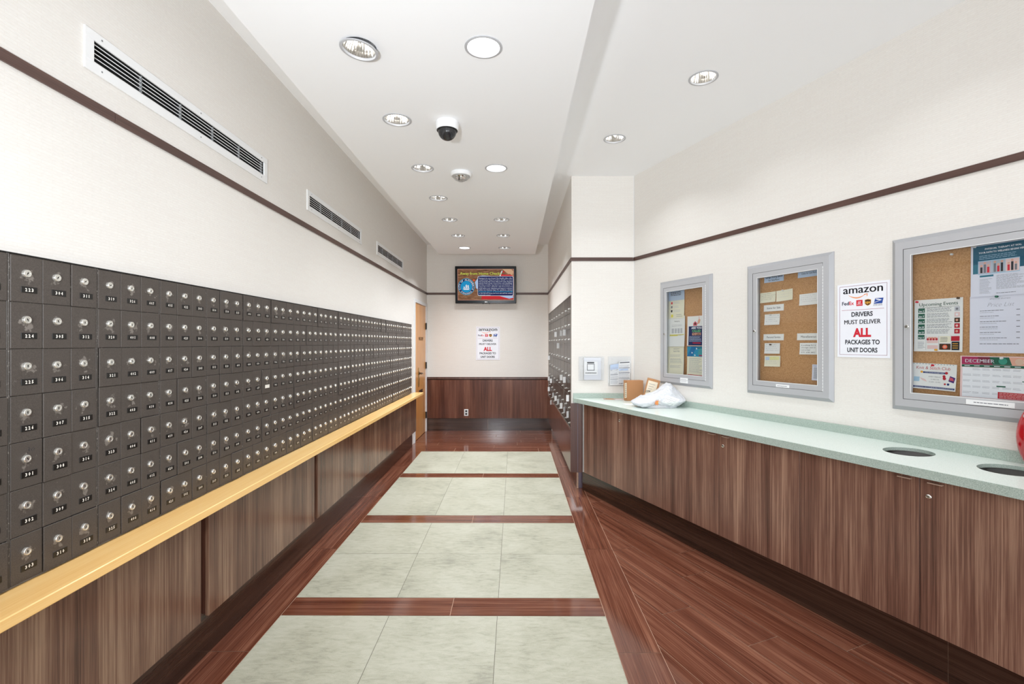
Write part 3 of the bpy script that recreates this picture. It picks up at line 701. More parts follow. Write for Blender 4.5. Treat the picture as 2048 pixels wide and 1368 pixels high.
mb.rect(X0, Z0, X1, Z1, Y, 'screen_picture_wood'); SW = X1-X0; SH = Z1-Z0
P = lambda u, v: (X0+u*SW, Z1-v*SH)      # picture coordinates, v down
def shp(pts, m, y=Y): mb.shape([P(*p) for p in pts], y, m)
mb.frame2(X0, Z0, X1, Z1, 0.006, Y-0.0002, 'e_edge')
shp([(0.80, 0.0), (0.86, 0.0), (0.99, 0.17), (0.99, 0.06), (0.94, 0.0), (0.90, 0.0), (0.99, 0.20), (0.98, 0.22)], 'e_tan', Y-0.0003)
shp([(0.79, 0.0), (0.83, 0.0), (0.94, 0.16), (0.90, 0.16)], 'e_tan', Y-0.0003)
shp([(0.74, 0.24), (0.78, 0.17), (0.98, 0.19), (0.99, 0.30), (0.70, 0.30)], 'e_red', Y-0.0003)
shp([(0.43, 0.86), (0.99, 0.84), (0.99, 0.97), (0.42, 0.97)], 'e_red', Y-0.0003)
shp([(0.31, 0.42), (0.38, 0.24), (0.40, 0.66), (0.33, 0.62)], 'e_blue', Y-0.0004); shp([(0.36, 0.24), (0.44, 0.21), (0.70, 0.24), (0.42, 0.30)], 'e_blue', Y-0.0004)
shp([(0.74, 0.86), (0.98, 0.82), (0.99, 0.92), (0.92, 0.95)], 'e_blue', Y-0.0005)
shp([(0.76, 0.24), (0.745, 0.22), (0.785, 0.05), (0.80, 0.06)], 'e_white', Y-0.0005)
mb.disc(*P(0.29, 0.36), 0.018, Y-0.0004, 'e_orange', 10); mb.disc(*P(0.82, 0.09), 0.014, Y-0.0004, 'e_red', 10)
cx, cz = P(0.155, 0.565); rr = SW*0.146
mb.disc(cx, cz, rr, Y-0.0006, 'e_ring', 40); mb.disc(cx, cz, rr, Y-0.0007, 'e_sky', 40, rr*0.965); mb.disc(cx, cz, rr*0.70, Y-0.0008, 'e_cyan', 36)
def arc_text(s, r, a0, a1, h, m, inward=False):
    n = len(s)
    for i, c in enumerate(s):
        if c == ' ': continue
        a = a0+(a1-a0)*(i+0.5)/n; v, f, w = glyphs(c, 0.02, 1); rot = a-math.pi/2 if not inward else a+math.pi/2
        b = r if not inward else r
        co, si = math.cos(rot), math.sin(rot); out = []
        for p in v:
            x_, z_ = (p[0]-w/2)*h, (p[1]-0.5)*h; out.append((cx+b*math.cos(a)+x_*co-z_*si, Y-0.0009, cz+b*math.sin(a)+x_*si+z_*co))
        mb.add(out, f, m)
arc_text('CITY OF ALEXANDRIA', rr*0.835, R(208), R(-28), rr*0.20, 'e_white'); arc_text('VIRGINIA', rr*0.835, R(222), R(318), rr*0.20, 'e_white', True)
def ship(pts, m='e_white'): mb.shape([(cx+p[0]*rr, cz+p[1]*rr) for p in pts], Y-0.001, m)
ship([(-0.42, -0.22), (0.40, -0.22), (0.30, -0.38), (-0.30, -0.38)]); ship([(-0.34, -0.18), (-0.30, 0.08), (-0.10, -0.18)]); ship([(-0.08, -0.18), (-0.10, 0.12), (0.0, 0.30), (0.10, 0.12), (0.10, -0.18)]); ship([(0.16, -0.18), (0.14, 0.18), (0.28, 0.20), (0.34, -0.18)])
def rrect(u0, v0, u1, v1, ru, m, y):
    rv = ru*SW/SH; pts = []
    for (cu, cv, a) in ((u1-ru, v0+rv, -90), (u1-ru, v1-rv, 0), (u0+ru, v1-rv, 90), (u0+ru, v0+rv, 180)):
        for k in range(5): an = R(a+22.5*k); pts.append((cu+ru*math.cos(an), cv+rv*math.sin(an)))
    shp(pts, m, y)
rrect(0.357, 0.228, 0.995, 0.862, 0.03, 'e_white', Y-0.0006); rrect(0.362, 0.238, 0.988, 0.85, 0.028, 'e_navy', Y-0.0007)
txt = ["Planning to be out of town? The Sheriff's Office offers", 'complimentary "Away from Home Checks" to ensure', "your property stays secure while you're away. Deputies", 'perform visual surveys of your home and outbuildings,', 'and when accessible, may check doors and windows. To', 'request this service, submit the online form at least one', 'week before your departure and expect a response', 'within two business days. For questions, contact', 'Lieutenant Ignacio at alexandriava.gov/Sheriff', 'or 703.746.4114. Keep your home safe with this valuable', 'community service!']
for i, s_ in enumerate(txt):
    u, v = P(0.375, 0.31+i*0.0535); mb.text(s_, u, v, 0.0175, Y-0.0009, 'e_white' if i != 8 else 'e_sky', width=SW*(0.60 if i < 10 else 0.21), bold=0.012, res=1)
u, v = P(0.045, 0.185); mb.text('Away from Home Checks', u, v, 0.046, Y-0.0006, 'e_shadow', width=SW*0.73, bold=0.05, res=1)
mb.text('Away from Home Checks', u, v, 0.046, Y-0.0009, 'e_title', width=SW*0.73, bold=0.012, res=2)
tilt(mb).build('screen', t)
mb = MB(); mb.disc(-0.006, 0.026, 0.008, -0.021, 'nickel', 16); mb.text('LG', 0.006, 0.020, 0.012, -0.021, 'nickel', bold=0.03); tilt(mb).build('logo', t)

# ------------------------------------------------------------------ notice signs about deliveries
for n_, c in dict(p_orange=(240, 150, 90), p_navy=(34, 40, 66), p_purple=(72, 40, 120), p_fedorange=(240, 110, 80), p_red=(214, 32, 54), p_brown=(70, 42, 24), p_gold=(240, 176, 60), p_blue=(28, 72, 158), p_border=(140, 70, 100), p_green=(30, 96, 76), p_teal=(46, 116, 140), p_cyan=(44, 150, 190), p_pink=(214, 90, 110), p_yellow=(246, 232, 90), p_skin=(226, 170, 150), p_lblue=(170, 205, 230), p_deepred=(190, 30, 50), p_white=(240, 242, 250), p_magenta=(170, 40, 90), p_tealdk=(28, 92, 120), p_pinkpale=(236, 205, 205)).items(): flat(n_, c, 0.6)
def delivery_sign(name, label, loc, rz, W_, H_, margin):
    mb = MB(); mb.box(0, W_, -0.003, 0, 0, H_, 'p_white'); y = -0.0034; a, b = margin, W_-margin
    z1 = H_-margin*0.9; z0 = margin*1.05; w = b-a; h = z1-z0; Z = lambda f: z1-f*h; X = lambda f: a+f*w
    mb.frame2(a, z0, b, z1, W_*0.006, y, 'p_border')
    mb.text('amazon', X(0.08), Z(0.110), h*0.112, y, 'ink', width=w*0.84, bold=0.022, res=4)
    n = 14; pts = []; lo = []
    for k in range(n+1):
        f = k/n; x = 0.20+0.37*f; zc = 0.135+0.040*math.sin(math.pi*f); th = 0.002+0.010*math.sin(math.pi*f); pts.append((X(x), Z(zc-th*0.4))); lo.append((X(x), Z(zc+th)))
    for k in range(n): mb.shape([pts[k], pts[k+1], lo[k+1], lo[k]], y, 'p_orange')
    mb.shape([(X(0.53), Z(0.133)), (X(0.61), Z(0.127)), (X(0.605), Z(0.166)), (X(0.59), Z(0.166)), (X(0.593), Z(0.139)), (X(0.53), Z(0.141))], y, 'p_orange')
    zl, hl = 0.275, h*0.050
    mb.text('Fed', X(0.055), Z(zl), hl, y, 'p_navy', width=w*0.155, bold=0.02, res=3); mb.text('Ex', X(0.215), Z(zl), hl, y, 'p_red', width=w*0.105, bold=0.02, res=3)
    mb.rect(X(0.37), Z(0.296), X(0.505), Z(0.212), y, 'p_red'); mb.text('LS', X(0.405), Z(0.26), h*0.030, y-0.0003, 'p_white', width=w*0.06, bold=0.03, shear=0.2); mb.rect(X(0.385), Z(0.277), X(0.49), Z(0.272), y-0.0003, 'p_white')
    mb.shape([(X(0.55), Z(0.216)), (X(0.615), Z(0.207)), (X(0.68), Z(0.216)), (X(0.68), Z(0.27)), (X(0.655), Z(0.288)), (X(0.615), Z(0.302)), (X(0.575), Z(0.288)), (X(0.55), Z(0.27))], y-0.0001, 'p_gold')
    mb.shape([(X(0.556), Z(0.220)), (X(0.615), Z(0.212)), (X(0.674), Z(0.220)), (X(0.674), Z(0.268)), (X(0.652), Z(0.284)), (X(0.615), Z(0.297)), (X(0.578), Z(0.284)), (X(0.556), Z(0.268))], y-0.0003, 'p_brown')
    mb.text('ups', X(0.565), Z(0.268), h*0.038, y-0.0005, 'p_gold', width=w*0.10, bold=0.03, res=3)
    mb.shape([(X(0.735), Z(0.280)), (X(0.765), Z(0.205)), (X(0.93), Z(0.205)), (X(0.905), Z(0.280))], y-0.0002, 'p_blue')
    mb.shape([(X(0.745), Z(0.268)), (X(0.90), Z(0.232)), (X(0.83), Z(0.215)), (X(0.765), Z(0.21)), (X(0.80), Z(0.228)), (X(0.86), Z(0.236)), (X(0.74), Z(0.262))], y-0.0004, 'p_white')
    mb.text('UNITED STATES', X(0.725), Z(0.297), h*0.010, y-0.0002, 'ink', width=w*0.18, res=1); mb.text('POSTAL SERVICE', X(0.725), Z(0.309), h*0.010, y-0.0002, 'ink', width=w*0.18, res=1)
    mb.rect(X(0.05), Z(0.352), X(0.94), Z(0.348), y, 'p_magenta')
    for s_, zz, ww in (('DRIVERS', 0.445, 0.45), ('MUST DELIVER', 0.555, 0.77), ('PACKAGES TO', 0.845, 0.73), ('UNIT DOORS', 0.958, 0.64)): mb.text(s_, X(0.49), Z(zz), h*0.062, y, 'ink', 'C', width=w*ww, bold=0.03, res=3)
    mb.text('ALL', X(0.49), Z(0.735), h*0.115, y, 'p_deepred', 'C', width=w*0.38, bold=0.05, res=3); mb.text('ALL', X(0.49), Z(0.735), h*0.115, y-0.0003, 'p_red', 'C', width=w*0.37, bold=0.03, res=3)
    return tag(mb.build(name, None, loc, rz), label, 'sign', 'delivery driver signs')
def onright(s, z, t=0.0):      # point on the right wall, t towards the room
    return (XP+0.3746*s-0.9272*t, YP-0.9272*s-0.3746*t, z)
delivery_sign('delivery_sign', 'white delivery driver sign on the right wall between two framed notice cases', onright(2.0915, 1.434, 0.001), RW, 0.297, 0.4425, 0.014)
delivery_sign('delivery_sign', 'white delivery driver sign on the end wall below the television', (-0.668, YF-0.001, 1.225), 0, 0.413, 0.578, 0.014)

# outlet on the end wall
t = thing('outlet', 'small white double power outlet on the walnut wainscot', 'outlet', (-0.835, YF-0.0402, 0.318))
mb = MB(); mb.box(-0.036, 0.036, -0.006, 0, -0.058, 0.058, 'frame_white', bev=0.002); mb.build('cover_plate', t)
for z in (-0.024, 0.024):
    mb = MB(); mb.box(-0.017, 0.017, -0.0075, -0.006, z-0.016, z+0.016, 'black', bev=0.003); mb.build('socket', t)

# ------------------------------------------------------------------ key lockers in the corridor wall
LZ0, LZ1 = 0.636, 2.015
units = [(0.205, 1.14, 2, 'farthest, at the end wall', 'far'), (1.142, 2.738, 4, 'middle bank, four doors wide', 'mid'), (2.74, YF-YP-0.022, 2, 'nearest the pillar', 'near')]
hs = [0.180, 0.165, 0.150, 0.205, 0.170, 0.165, 0.170]; hs.append(LZ1-LZ0-0.016-sum(hs))
LOCKM = MB(); LOCKM.lathe([(0.010, 0), (0.010, 0.007), (0.007, 0.010), (0.0, 0.010)], 'nickel', 14, Matrix.Rotation(R(90), 4, 'X')); LOCKM.box(-0.0015, 0.0015, -0.020, -0.012, -0.006, 0.006, 'nickel'); LOCKM = LOCKM.mesh('lock')
tags_at = []
r3 = random.Random(11); LC = {}
for a, b, nc, ll, kk in units:
    t = thing('locker_bank', 'dark steel key locker bank in the corridor wall, %s' % ll, 'lockers', (XC, YF-a, LZ0), CW, 'key locker banks in the corridor wall')
    Wd = b-a-0.002; f = MB(); f.box(0, Wd, 0.004, 0.05, 0, LZ1-LZ0, 'locker_paint')
    f.box(0, 0.016, -0.006, 0.004, 0, LZ1-LZ0, 'locker_frame', bev=0.001); f.box(Wd-0.016, Wd, -0.006, 0.004, 0, LZ1-LZ0, 'locker_frame', bev=0.001)
    f.box(0.016, Wd-0.016, -0.006, 0.004, 0, 0.008, 'locker_frame'); f.box(0.016, Wd-0.016, -0.006, 0.004, LZ1-LZ0-0.008, LZ1-LZ0, 'locker_frame'); f.build('frame', t)
    cw = (Wd-0.032)/nc; z = LZ1-LZ0-0.008
    for i, h in enumerate(hs):
        z -= h
        for c in range(nc):
            k = (round(cw, 3), round(h, 3))
            if k not in LC:
                d = MB(); d.box(0, cw-0.004, -0.004, 0.003, 0, h-0.004, 'locker_paint', bev=0.001); d.frame2(0.012, 0.012, cw-0.016, h-0.016, 0.003, -0.0043, 'black'); d.rect(0.02, h-0.052, 0.09, h-0.030, -0.0044, 'plate_black'); LC[k] = d.mesh('door')
            d = link('door', LC[k], t, (0.018+c*cw, 0, z+0.002)); lx = cw*(0.82 if c % 2 == 0 else 0.86)
            link('lock', LOCKM, d, (lx, -0.004, 0.045))
            prob = 0.12 if i < 3 else 0.36
            if r3.random() < prob: tags_at.append((XC-0.030, YF-a-(0.018+c*cw+lx), LZ0+z+0.002+0.045-0.012))
tm = MB(); tm.box(-0.0010, 0.0010, -0.016, 0.016, -0.095, -0.028, 'tag_white', bev=0.0004); tm.box(-0.0012, 0.0012, -0.0012, 0.0012, -0.030, 0.008, 'nickel'); tm = tm.mesh('key_tag')
for i, p in enumerate(tags_at):
    tag(link('key_tag', tm, None, (p[0], p[1], p[2]), r3.uniform(-1.5, -0.7)), 'small white paper tag hanging from a key in a corridor locker lock', 'key tag', 'white tags hanging from locker keys')

# ------------------------------------------------------------------ counter and base cabinets on the right
CU = (0.3966, -0.918); CN = (0.918, 0.3966)     # along the fronts, into the cabinets
def cabp(d): return (2.80-0.432*d, d)           # cabinet face line
CZ = 0.9575; CT = 0.042
E0 = cabp(4.905)
def run(d): return (4.905-d)/0.918              # distance along the cabinet line
splits = [4.866, 3.820, 2.745, 1.677, 0.60]
seams_ = [4.348, 3.279, 2.211, 1.14]
cn = ['walnut base cabinet under the green counter, end one beside the lockers', 'walnut base cabinet under the counter, second from the pillar', 'walnut base cabinet under the counter below the two round holes', 'walnut base cabinet past the right edge of the picture']
for i in range(4):
    d0, d1, sm_ = splits[i], splits[i+1], seams_[i]; p = cabp(d0)
    Wc = (d0-d1)/0.918; ws = (d0-sm_)/0.918; Hc = CZ-CT-0.2205
    t = thing('base_cabinet', cn[i], 'cabinet', (p[0], p[1], 0.219), RK, 'walnut base cabinets under the counter')
    c = MB(); dp = (0.20, 0.35, 0.34, 0.31)[i]
    c.box(0.001, 0.018, 0.020, dp, 0, Hc, 'walnut_dark'); c.box(Wc-0.018, Wc-0.001, 0.020, dp, 0, Hc, 'walnut_dark'); c.box(0.018, Wc-0.018, 0.020, dp, 0, 0.018, 'walnut_dark'); c.box(0.018, Wc-0.018, dp-0.01, dp, 0.018, Hc, 'walnut_dark')
    c.build('carcass', t)
    for k, (a, b) in enumerate(((0, ws), (ws, Wc))):
        d = MB(); d.box(a+0.0012, b-0.0012, 0, 0.019, 0, Hc-0.004, 'walnut_laminate', bev=0.001); d = d.build('door', t)
        hx = b-0.085 if k == 0 else a+0.035
        h = MB(); h.box(hx, hx+0.055, -0.016, 0.002, Hc-0.021, Hc-0.017, 'pull_metal', bev=0.001); h.build('pull', d)
        if k == 1 and i < 3:
            lk = MB(); T = Matrix.Translation((a+0.035, 0, Hc-0.085)) @ Matrix.Rotation(R(90), 4, 'X')
            lk.lathe([(0.0115, 0), (0.0115, 0.003), (0.009, 0.005), (0.0, 0.005)], 'chrome', 20, T); lk.box(a+0.034, a+0.036, -0.0056, -0.005, Hc-0.089, Hc-0.081, 'black'); lk.build('lock', d)
# recessed kick
def kl(d): return (2.874-0.432*d, d)
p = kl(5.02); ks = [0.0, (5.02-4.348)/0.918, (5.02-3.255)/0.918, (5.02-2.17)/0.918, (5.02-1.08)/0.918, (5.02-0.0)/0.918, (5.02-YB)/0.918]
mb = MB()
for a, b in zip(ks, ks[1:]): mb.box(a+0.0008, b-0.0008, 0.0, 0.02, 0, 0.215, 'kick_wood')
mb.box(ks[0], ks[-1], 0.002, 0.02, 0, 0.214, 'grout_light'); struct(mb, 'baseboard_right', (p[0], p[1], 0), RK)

# counter top: front line, back line against the wall, round waste holes
def cf(d): return (2.776-0.44*d, d)
def cbk(d): return (3.223-0.404*d-0.0015, d)
def rise(x, y):            # the surface climbs a little towards the wall at the near end
    f = 2.776-0.44*y; w = max(0.0, min(1.0, (x-f)/(3.2215-0.404*y-f))); return 0.016*w*max(0.0, (4.885-y)/2.9)
t = thing('countertop', 'long pale green laminate counter top with two round holes', 'counter', (0, 0, 0))
HOLES = [(2.010, 2.478), (2.158, 2.118)]
front = [(0.598, 4.948), (0.604, 4.915), cf(4.885)]+[cf(d) for d in (4.2, 3.5, 2.9)]
# strip grid between front and back lines with holes cut in cells of their own
def ab(a, b):              # a along (metres in depth from 4.885), b 0 front .. 1 back
    d = 4.885-a; f = cf(d); k = cbk(d); x = f[0]+(k[0]-f[0])*b; return (x, d)
top = MB(); av = [0, 0.5, 1.0, 1.5, 2.0]; YN = 0.0
ends_a = [0.0, 0.7, 1.4, 2.1, 2.24]
def P3(x, y): return (x, y, CZ+rise(x, y))
def quad4(a0, a1, b0, b1): top.poly([P3(*ab(a0, b0)), P3(*ab(a1, b0)), P3(*ab(a1, b1)), P3(*ab(a0, b1))], 'counter_laminate')
HR = 0.105; cells = []
for hx, hy in HOLES: cells.append((4.885-hy-0.14, 4.885-hy+0.14))
pos = 0.0
segs = []
for c0, c1 in cells:
    n = max(1, int((c0-pos)/0.35)); 
    for k in range(n): segs.append((pos+(c0-pos)*k/n, pos+(c0-pos)*(k+1)/n, None))
    segs.append((c0, c1, len([s for s in segs if s[2] is not None]))); pos = c1
n = 8
for k in range(n): segs.append((pos+(4.885-YN-pos)*k/n, pos+(4.885-YN-pos)*(k+1)/n, None))
for a0, a1, hi in segs:
    if hi is None:
        for b0, b1 in ((0, 0.33), (0.33, 0.66), (0.66, 1)): quad4(a0, a1, b0, b1)
    else:
        hx, hy = HOLES[hi]; cor = [ab(a0, 0), ab(a1, 0), ab(a1, 1), ab(a0, 1)]; n = 40
        def edge(t_):
            c, s_ = math.cos(t_), math.sin(t_); best = None
            for k in range(4):
                x1, y1 = cor[k]; x2, y2 = cor[(k+1) % 4]; ex, ey = x2-x1, y2-y1; den = c*ey-s_*ex
                if abs(den) < 1e-9: continue
                tt = ((x1-hx)*ey-(y1-hy)*ex)/den; uu = ((x1-hx)*s_-(y1-hy)*c)/den
                if tt > 0 and -1e-6 <= uu <= 1+1e-6 and (best is None or tt < best[0]): best = (tt, k)
            return best
        angs = sorted(set([2*math.pi*k/n for k in range(n)]+[math.atan2(q[1]-hy, q[0]-hx) % (2*math.pi) for q in cor]))
        for k in range(len(angs)):
            t0, t1 = angs[k], angs[(k+1) % len(angs)]; e0, e1 = edge(t0), edge(t1)
            if not e0 or not e1: continue
            o0 = (hx+math.cos(t0)*e0[0], hy+math.sin(t0)*e0[0]); o1 = (hx+math.cos(t1)*e1[0], hy+math.sin(t1)*e1[0]); i0 = (hx+HR*math.cos(t0), hy+HR*math.sin(t0)); i1 = (hx+HR*math.cos(t1), hy+HR*math.sin(t1))
            top.poly([P3(*i0), P3(*o0), P3(*o1), P3(*i1)], 'counter_laminate')
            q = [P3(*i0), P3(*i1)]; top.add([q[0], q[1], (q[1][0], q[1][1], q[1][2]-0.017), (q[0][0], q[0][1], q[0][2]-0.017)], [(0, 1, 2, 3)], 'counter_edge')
# little end piece against the pillar
end = [(0.596, 4.946), (0.602, 4.915), cf(4.885), ab(0, 1), (XP-0.002, 4.946)]
top.poly([P3(*q) for q in end], 'counter_laminate')
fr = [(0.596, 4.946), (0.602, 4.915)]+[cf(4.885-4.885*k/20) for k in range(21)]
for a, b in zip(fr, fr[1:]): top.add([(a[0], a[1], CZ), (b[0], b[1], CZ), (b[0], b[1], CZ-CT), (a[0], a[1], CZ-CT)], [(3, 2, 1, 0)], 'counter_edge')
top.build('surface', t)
bs = MB(); n = 16
for k in range(n):
    d0, d1 = 4.93-4.93*k/n, 4.93-4.93*(k+1)/n; A, B = cbk(d0), cbk(d1); ox = 0.018
    za, zb = CZ+rise(*A), CZ+rise(*B); hb = 0.050
    a2, b2 = (A[0]-ox, A[1]-ox*0.4), (B[0]-ox, B[1]-ox*0.4)
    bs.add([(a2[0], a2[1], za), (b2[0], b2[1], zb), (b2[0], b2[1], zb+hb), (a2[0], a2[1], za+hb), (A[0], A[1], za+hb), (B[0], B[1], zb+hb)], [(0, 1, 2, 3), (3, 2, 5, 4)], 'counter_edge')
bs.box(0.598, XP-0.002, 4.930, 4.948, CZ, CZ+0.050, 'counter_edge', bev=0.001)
bs.build('backsplash', t)
# waste bins standing in the cabinet below the holes
for i, (hx, hy) in enumerate(HOLES):
    b = thing('waste_bin', ['dark waste bin with blue liner below the farther counter hole', 'dark waste bin with blue liner below the nearer counter hole, cut by the picture edge'][i], 'bin', (hx, hy, 0.2375), RK, 'waste bins below the counter holes')
    m_ = MB(); m_.lathe([(0.105, 0), (0.118, 0.50), (0.121, 0.505), (0.117, 0.495), (0.103, 0.01)], 'duct_black', 28, cap0=True, mats=None); m_.build('body', b)
    m_ = MB(); flat('liner_blue', (24, 44, 110), 0.3); m_.lathe([(0.1225, 0.44), (0.1235, 0.508), (0.1165, 0.507), (0.112, 0.25), (0.095, 0.16), (0.0, 0.15)], 'liner_blue', 28); m_.build('liner', b)

# ------------------------------------------------------------------ notice cases
class Board:
    """papers are placed in wall coordinates s (along), z, on the cork 35 mm behind the wall face"""
def tofront(s, z, t=-0.035): return onright(s, z, t)
cl = ['grey aluminium notice case nearest the pillar, full of printed sheets', 'grey aluminium notice case in the middle, with small handwritten cards', 'wide grey aluminium notice case at the right edge of the picture']
for (a, b, c, d), lb in zip(CASES, cl):
    Wc, Hc = b-a, d-c
    t = thing('notice_case', lb, 'notice case', onright(a, c), RW, 'glazed notice cases on the right wall')
    f = MB(); fo = 0.061
    def miter(x0, z0, x1, z1, w, y0, y1, mat, mb_):
        # bevelled picture-frame moulding: outer depth y0, inner depth y1
        q = [(x0, z0), (x1, z0), (x1, z1), (x0, z1)]; r_ = [(x0+w, z0+w), (x1-w, z0+w), (x1-w, z1-w), (x0+w, z1-w)]
        for k in range(4):
            m_ = (k+1) % 4; mb_.add([(q[k][0], y0, q[k][1]), (q[m_][0], y0, q[m_][1]), (r_[m_][0], y1, r_[m_][1]), (r_[k][0], y1, r_[k][1])], [(0, 1, 2, 3)], mat)
    miter(0, 0, Wc, Hc, 0.0001, -0.0005, -0.004, 'aluminium_dark', f)
    miter(0, 0, Wc, Hc, 0.022, -0.004, -0.020, 'aluminium_dark', f); miter(0.022, 0.022, Wc-0.022, Hc-0.022, fo-0.022, -0.020, -0.020, 'aluminium', f); miter(fo, fo, Wc-fo, Hc-fo, 0.0015, -0.020, -0.004, 'black', f)
    miter(fo+0.0015, fo+0.0015, Wc-fo-0.0015, Hc-fo-0.0015, 0.012, 0.0, 0.0, 'aluminium_dark', f)
    f.build('outer_frame', t)
    bk = MB(); i0 = 0.074; e0 = 0.0785
    bk.box(e0, Wc-e0, 0.035, 0.045, e0, Hc-e0, 'cork')
    for q in ((e0-0.003, e0, i0, Hc-i0), (Wc-e0, Wc-e0+0.003, i0, Hc-i0)): bk.box(q[0], q[1], 0.001, 0.045, e0, Hc-e0, 'aluminium_dark')
    bk.box(e0, Wc-e0, 0.001, 0.045, e0-0.003, e0, 'aluminium_dark'); bk.box(e0, Wc-e0, 0.001, 0.045, Hc-e0, Hc-e0+0.003, 'aluminium_dark'); bk.build('cork_back', t)
    ndo = 1
    dx0, dx1, dz0, dz1 = fo+0.002, Wc-fo-0.002, fo+0.002, Hc-fo-0.002; dw = 0.036
    dd = MB()
    for q in ((dx0, dx1, dz0, dz0+dw), (dx0, dx1, dz1-dw, dz1), (dx0, dx0+dw, dz0+dw, dz1-dw), (dx1-dw, dx1, dz0+dw, dz1-dw)): dd.box(q[0], q[1], -0.019, -0.002, q[2], q[3], 'aluminium')
    dd.frame2(dx0+dw-0.003, dz0+dw-0.003, dx1-dw+0.003, dz1-dw+0.003, 0.003, -0.0193, 'white_metal')
    do = dd.build('door', t)
    g = MB(); g.rect(dx0+dw, dz0+dw, dx1-dw, dz1-dw, -0.010, 'glass'); g.build('glass', do)
    h = MB()
    for k in range(int((dz1-dz0)/0.02)): h.box(dx1+0.0002, dx1+0.004, -0.0215, -0.015, dz0+k*0.02+0.001, dz0+k*0.02+0.017, 'white_metal')
    h.build('hinge', do)
    l = MB(); l.lathe([(0.011, 0), (0.011, 0.007), (0.008, 0.010), (0.0, 0.010)], 'chrome', 20, Matrix.Translation((dx0+0.018, -0.019, Hc*0.485)) @ Matrix.Rotation(R(90), 4, 'X')); l.box(dx0+0.017, dx0+0.019, -0.0296, -0.029, Hc*0.485-0.004, Hc*0.485+0.004, 'black'); l.build('lock', do)
    n_ = MB(); px = 0.0
    if Wc > 1: n_.box(0.34, 0.52, -0.0225, -0.019, 0.066, 0.090, 'paper'); n_.lines(0.37, 0.50, 0.084, 0.072, 1, 0.004, -0.0228, 'ink_grey', rng, 0.1)
    elif lb.find('middle') > 0: n_.box(0.26, 0.36, -0.0225, -0.019, 0.064, 0.083, 'paper'); n_.lines(0.27, 0.35, 0.078, 0.068, 1, 0.004, -0.0228, 'ink_grey', rng, 0.1)
    else: n_.box(0.29, 0.385, -0.0225, -0.0205, 0.026, 0.048, 'paper'); n_.box(0.29, 0.385, -0.0225, -0.0205, 0.001+0.05, 0.071, 'paper'); n_.lines(0.30, 0.37, 0.066, 0.030, 2, 0.003, -0.0228, 'ink_light', rng, 0.1)
    n_.build('name_label', t)

PG = random.Random(5)
def sheet(name, label, s, z, w, h, mat, draw, rot=0.0, curl=0.006, group='papers pinned in the notice cases', cat='notice', t=-0.0345, lift=0.0):
    """a thin sheet with its lower left corner at (s, z); draw(mb, w, h) prints on it"""
    mb = MB(); n = 8; mb.grid = (w, h, n)
    for i in range(n):
        for j in range(n):
            x0, x1, z0, z1 = w*i/n, w*(i+1)/n, h*j/n, h*(j+1)/n; mb.add([(x0, 0, z0), (x1, 0, z0), (x1, 0, z1), (x0, 0, z1), (x0, 0.0003, z0), (x1, 0.0003, z0), (x1, 0.0003, z1), (x0, 0.0003, z1)], [(0, 1, 2, 3), (7, 6, 5, 4)], mat)
    draw(mb, w, h)
    c, q = math.cos(rot), math.sin(rot)
    def fn(x, y, zz):
        u, v = x/w-0.5, zz/h; bend = curl*(abs(u)**2*3.2+(1-v)**2*1.0)
        return (x*c-zz*q, y-0.0006-bend, x*q+zz*c)
    mb.xf(fn)
    return tag(mb.build(name, None, onright(s, z, t), RW), label, cat, group)
Y1, Y2 = -0.0004, -0.0007
def d1(m, w, h):
    m.rect(0, h*0.62, w, h, -0.0002, 'paper_blue'); m.text('PLEASE READ', w*0.5, h*0.955, 0.008, Y1, 'ink', 'C', width=w*0.75, bold=0.03, res=1)
    for i in range(3): m.lines(w*0.12, w*0.9, h*(0.93-i*0.05), h*(0.89-i*0.05), 1, 0.006, Y1, 'ink', PG, 0.3)
    for i, c in enumerate(('p_red', 'ink_grey', 'ink')): m.rect(w*0.16, h*(0.50-i*0.14), w*0.25, h*(0.58-i*0.14), Y1, c); m.lines(w*0.30, w*0.75, h*(0.58-i*0.14), h*(0.50-i*0.14), 2, 0.003, Y1, 'ink_pale', PG)
    m.rect(w*0.18, h*0.04, w*0.30, h*0.14, Y1, 'p_yellow'); m.lines(w*0.5, w*0.9, h*0.15, h*0.03, 2, 0.003, Y1, 'ink_grey', PG)
def d2(m, w, h):
    m.text('Thanksgiving', w*0.5, h*0.82, 0.010, Y1, 'ink', 'C', width=w*0.32, shear=0.3, res=2); m.lines(w*0.2, w*0.82, h*0.74, h*0.66, 2, 0.0025, Y1, 'ink_light', PG, 0.1)
    for i in range(4): m.lines(w*(0.20+i*0.17), w*(0.33+i*0.17), h*0.60, h*0.44, 7, 0.004, Y1, 'ink_light', PG, 0.1, words=False)
    m.rect(w*0.10, h*0.375, w*0.95, h*0.40, Y1, 'p_yellow'); m.rect(w*0.10, h*0.35, w*0.55, h*0.375, Y1, 'p_yellow'); m.lines(w*0.10, w*0.93, h*0.40, h*0.35, 2, 0.002, Y2, 'ink_grey', PG, 0.2)
def d3(m, w, h):
    m.frame2(0, 0, w, h, 0.004, Y1, 'ink_pale'); m.text('HOLIDAY', w*0.5, h*0.87, 0.009, Y1, 'ink_grey', 'C', width=w*0.36, res=2); m.text('NOTES', w*0.5, h*0.78, 0.014, Y1, 'ink_grey', 'C', width=w*0.36, res=2)
    for a, b, n in ((0.70, 0.62, 2), (0.57, 0.40, 5), (0.34, 0.24, 3)): m.lines(w*0.14, w*0.86, h*a, h*b, n, 0.0028, Y1, 'ink_light', PG, 0.25)
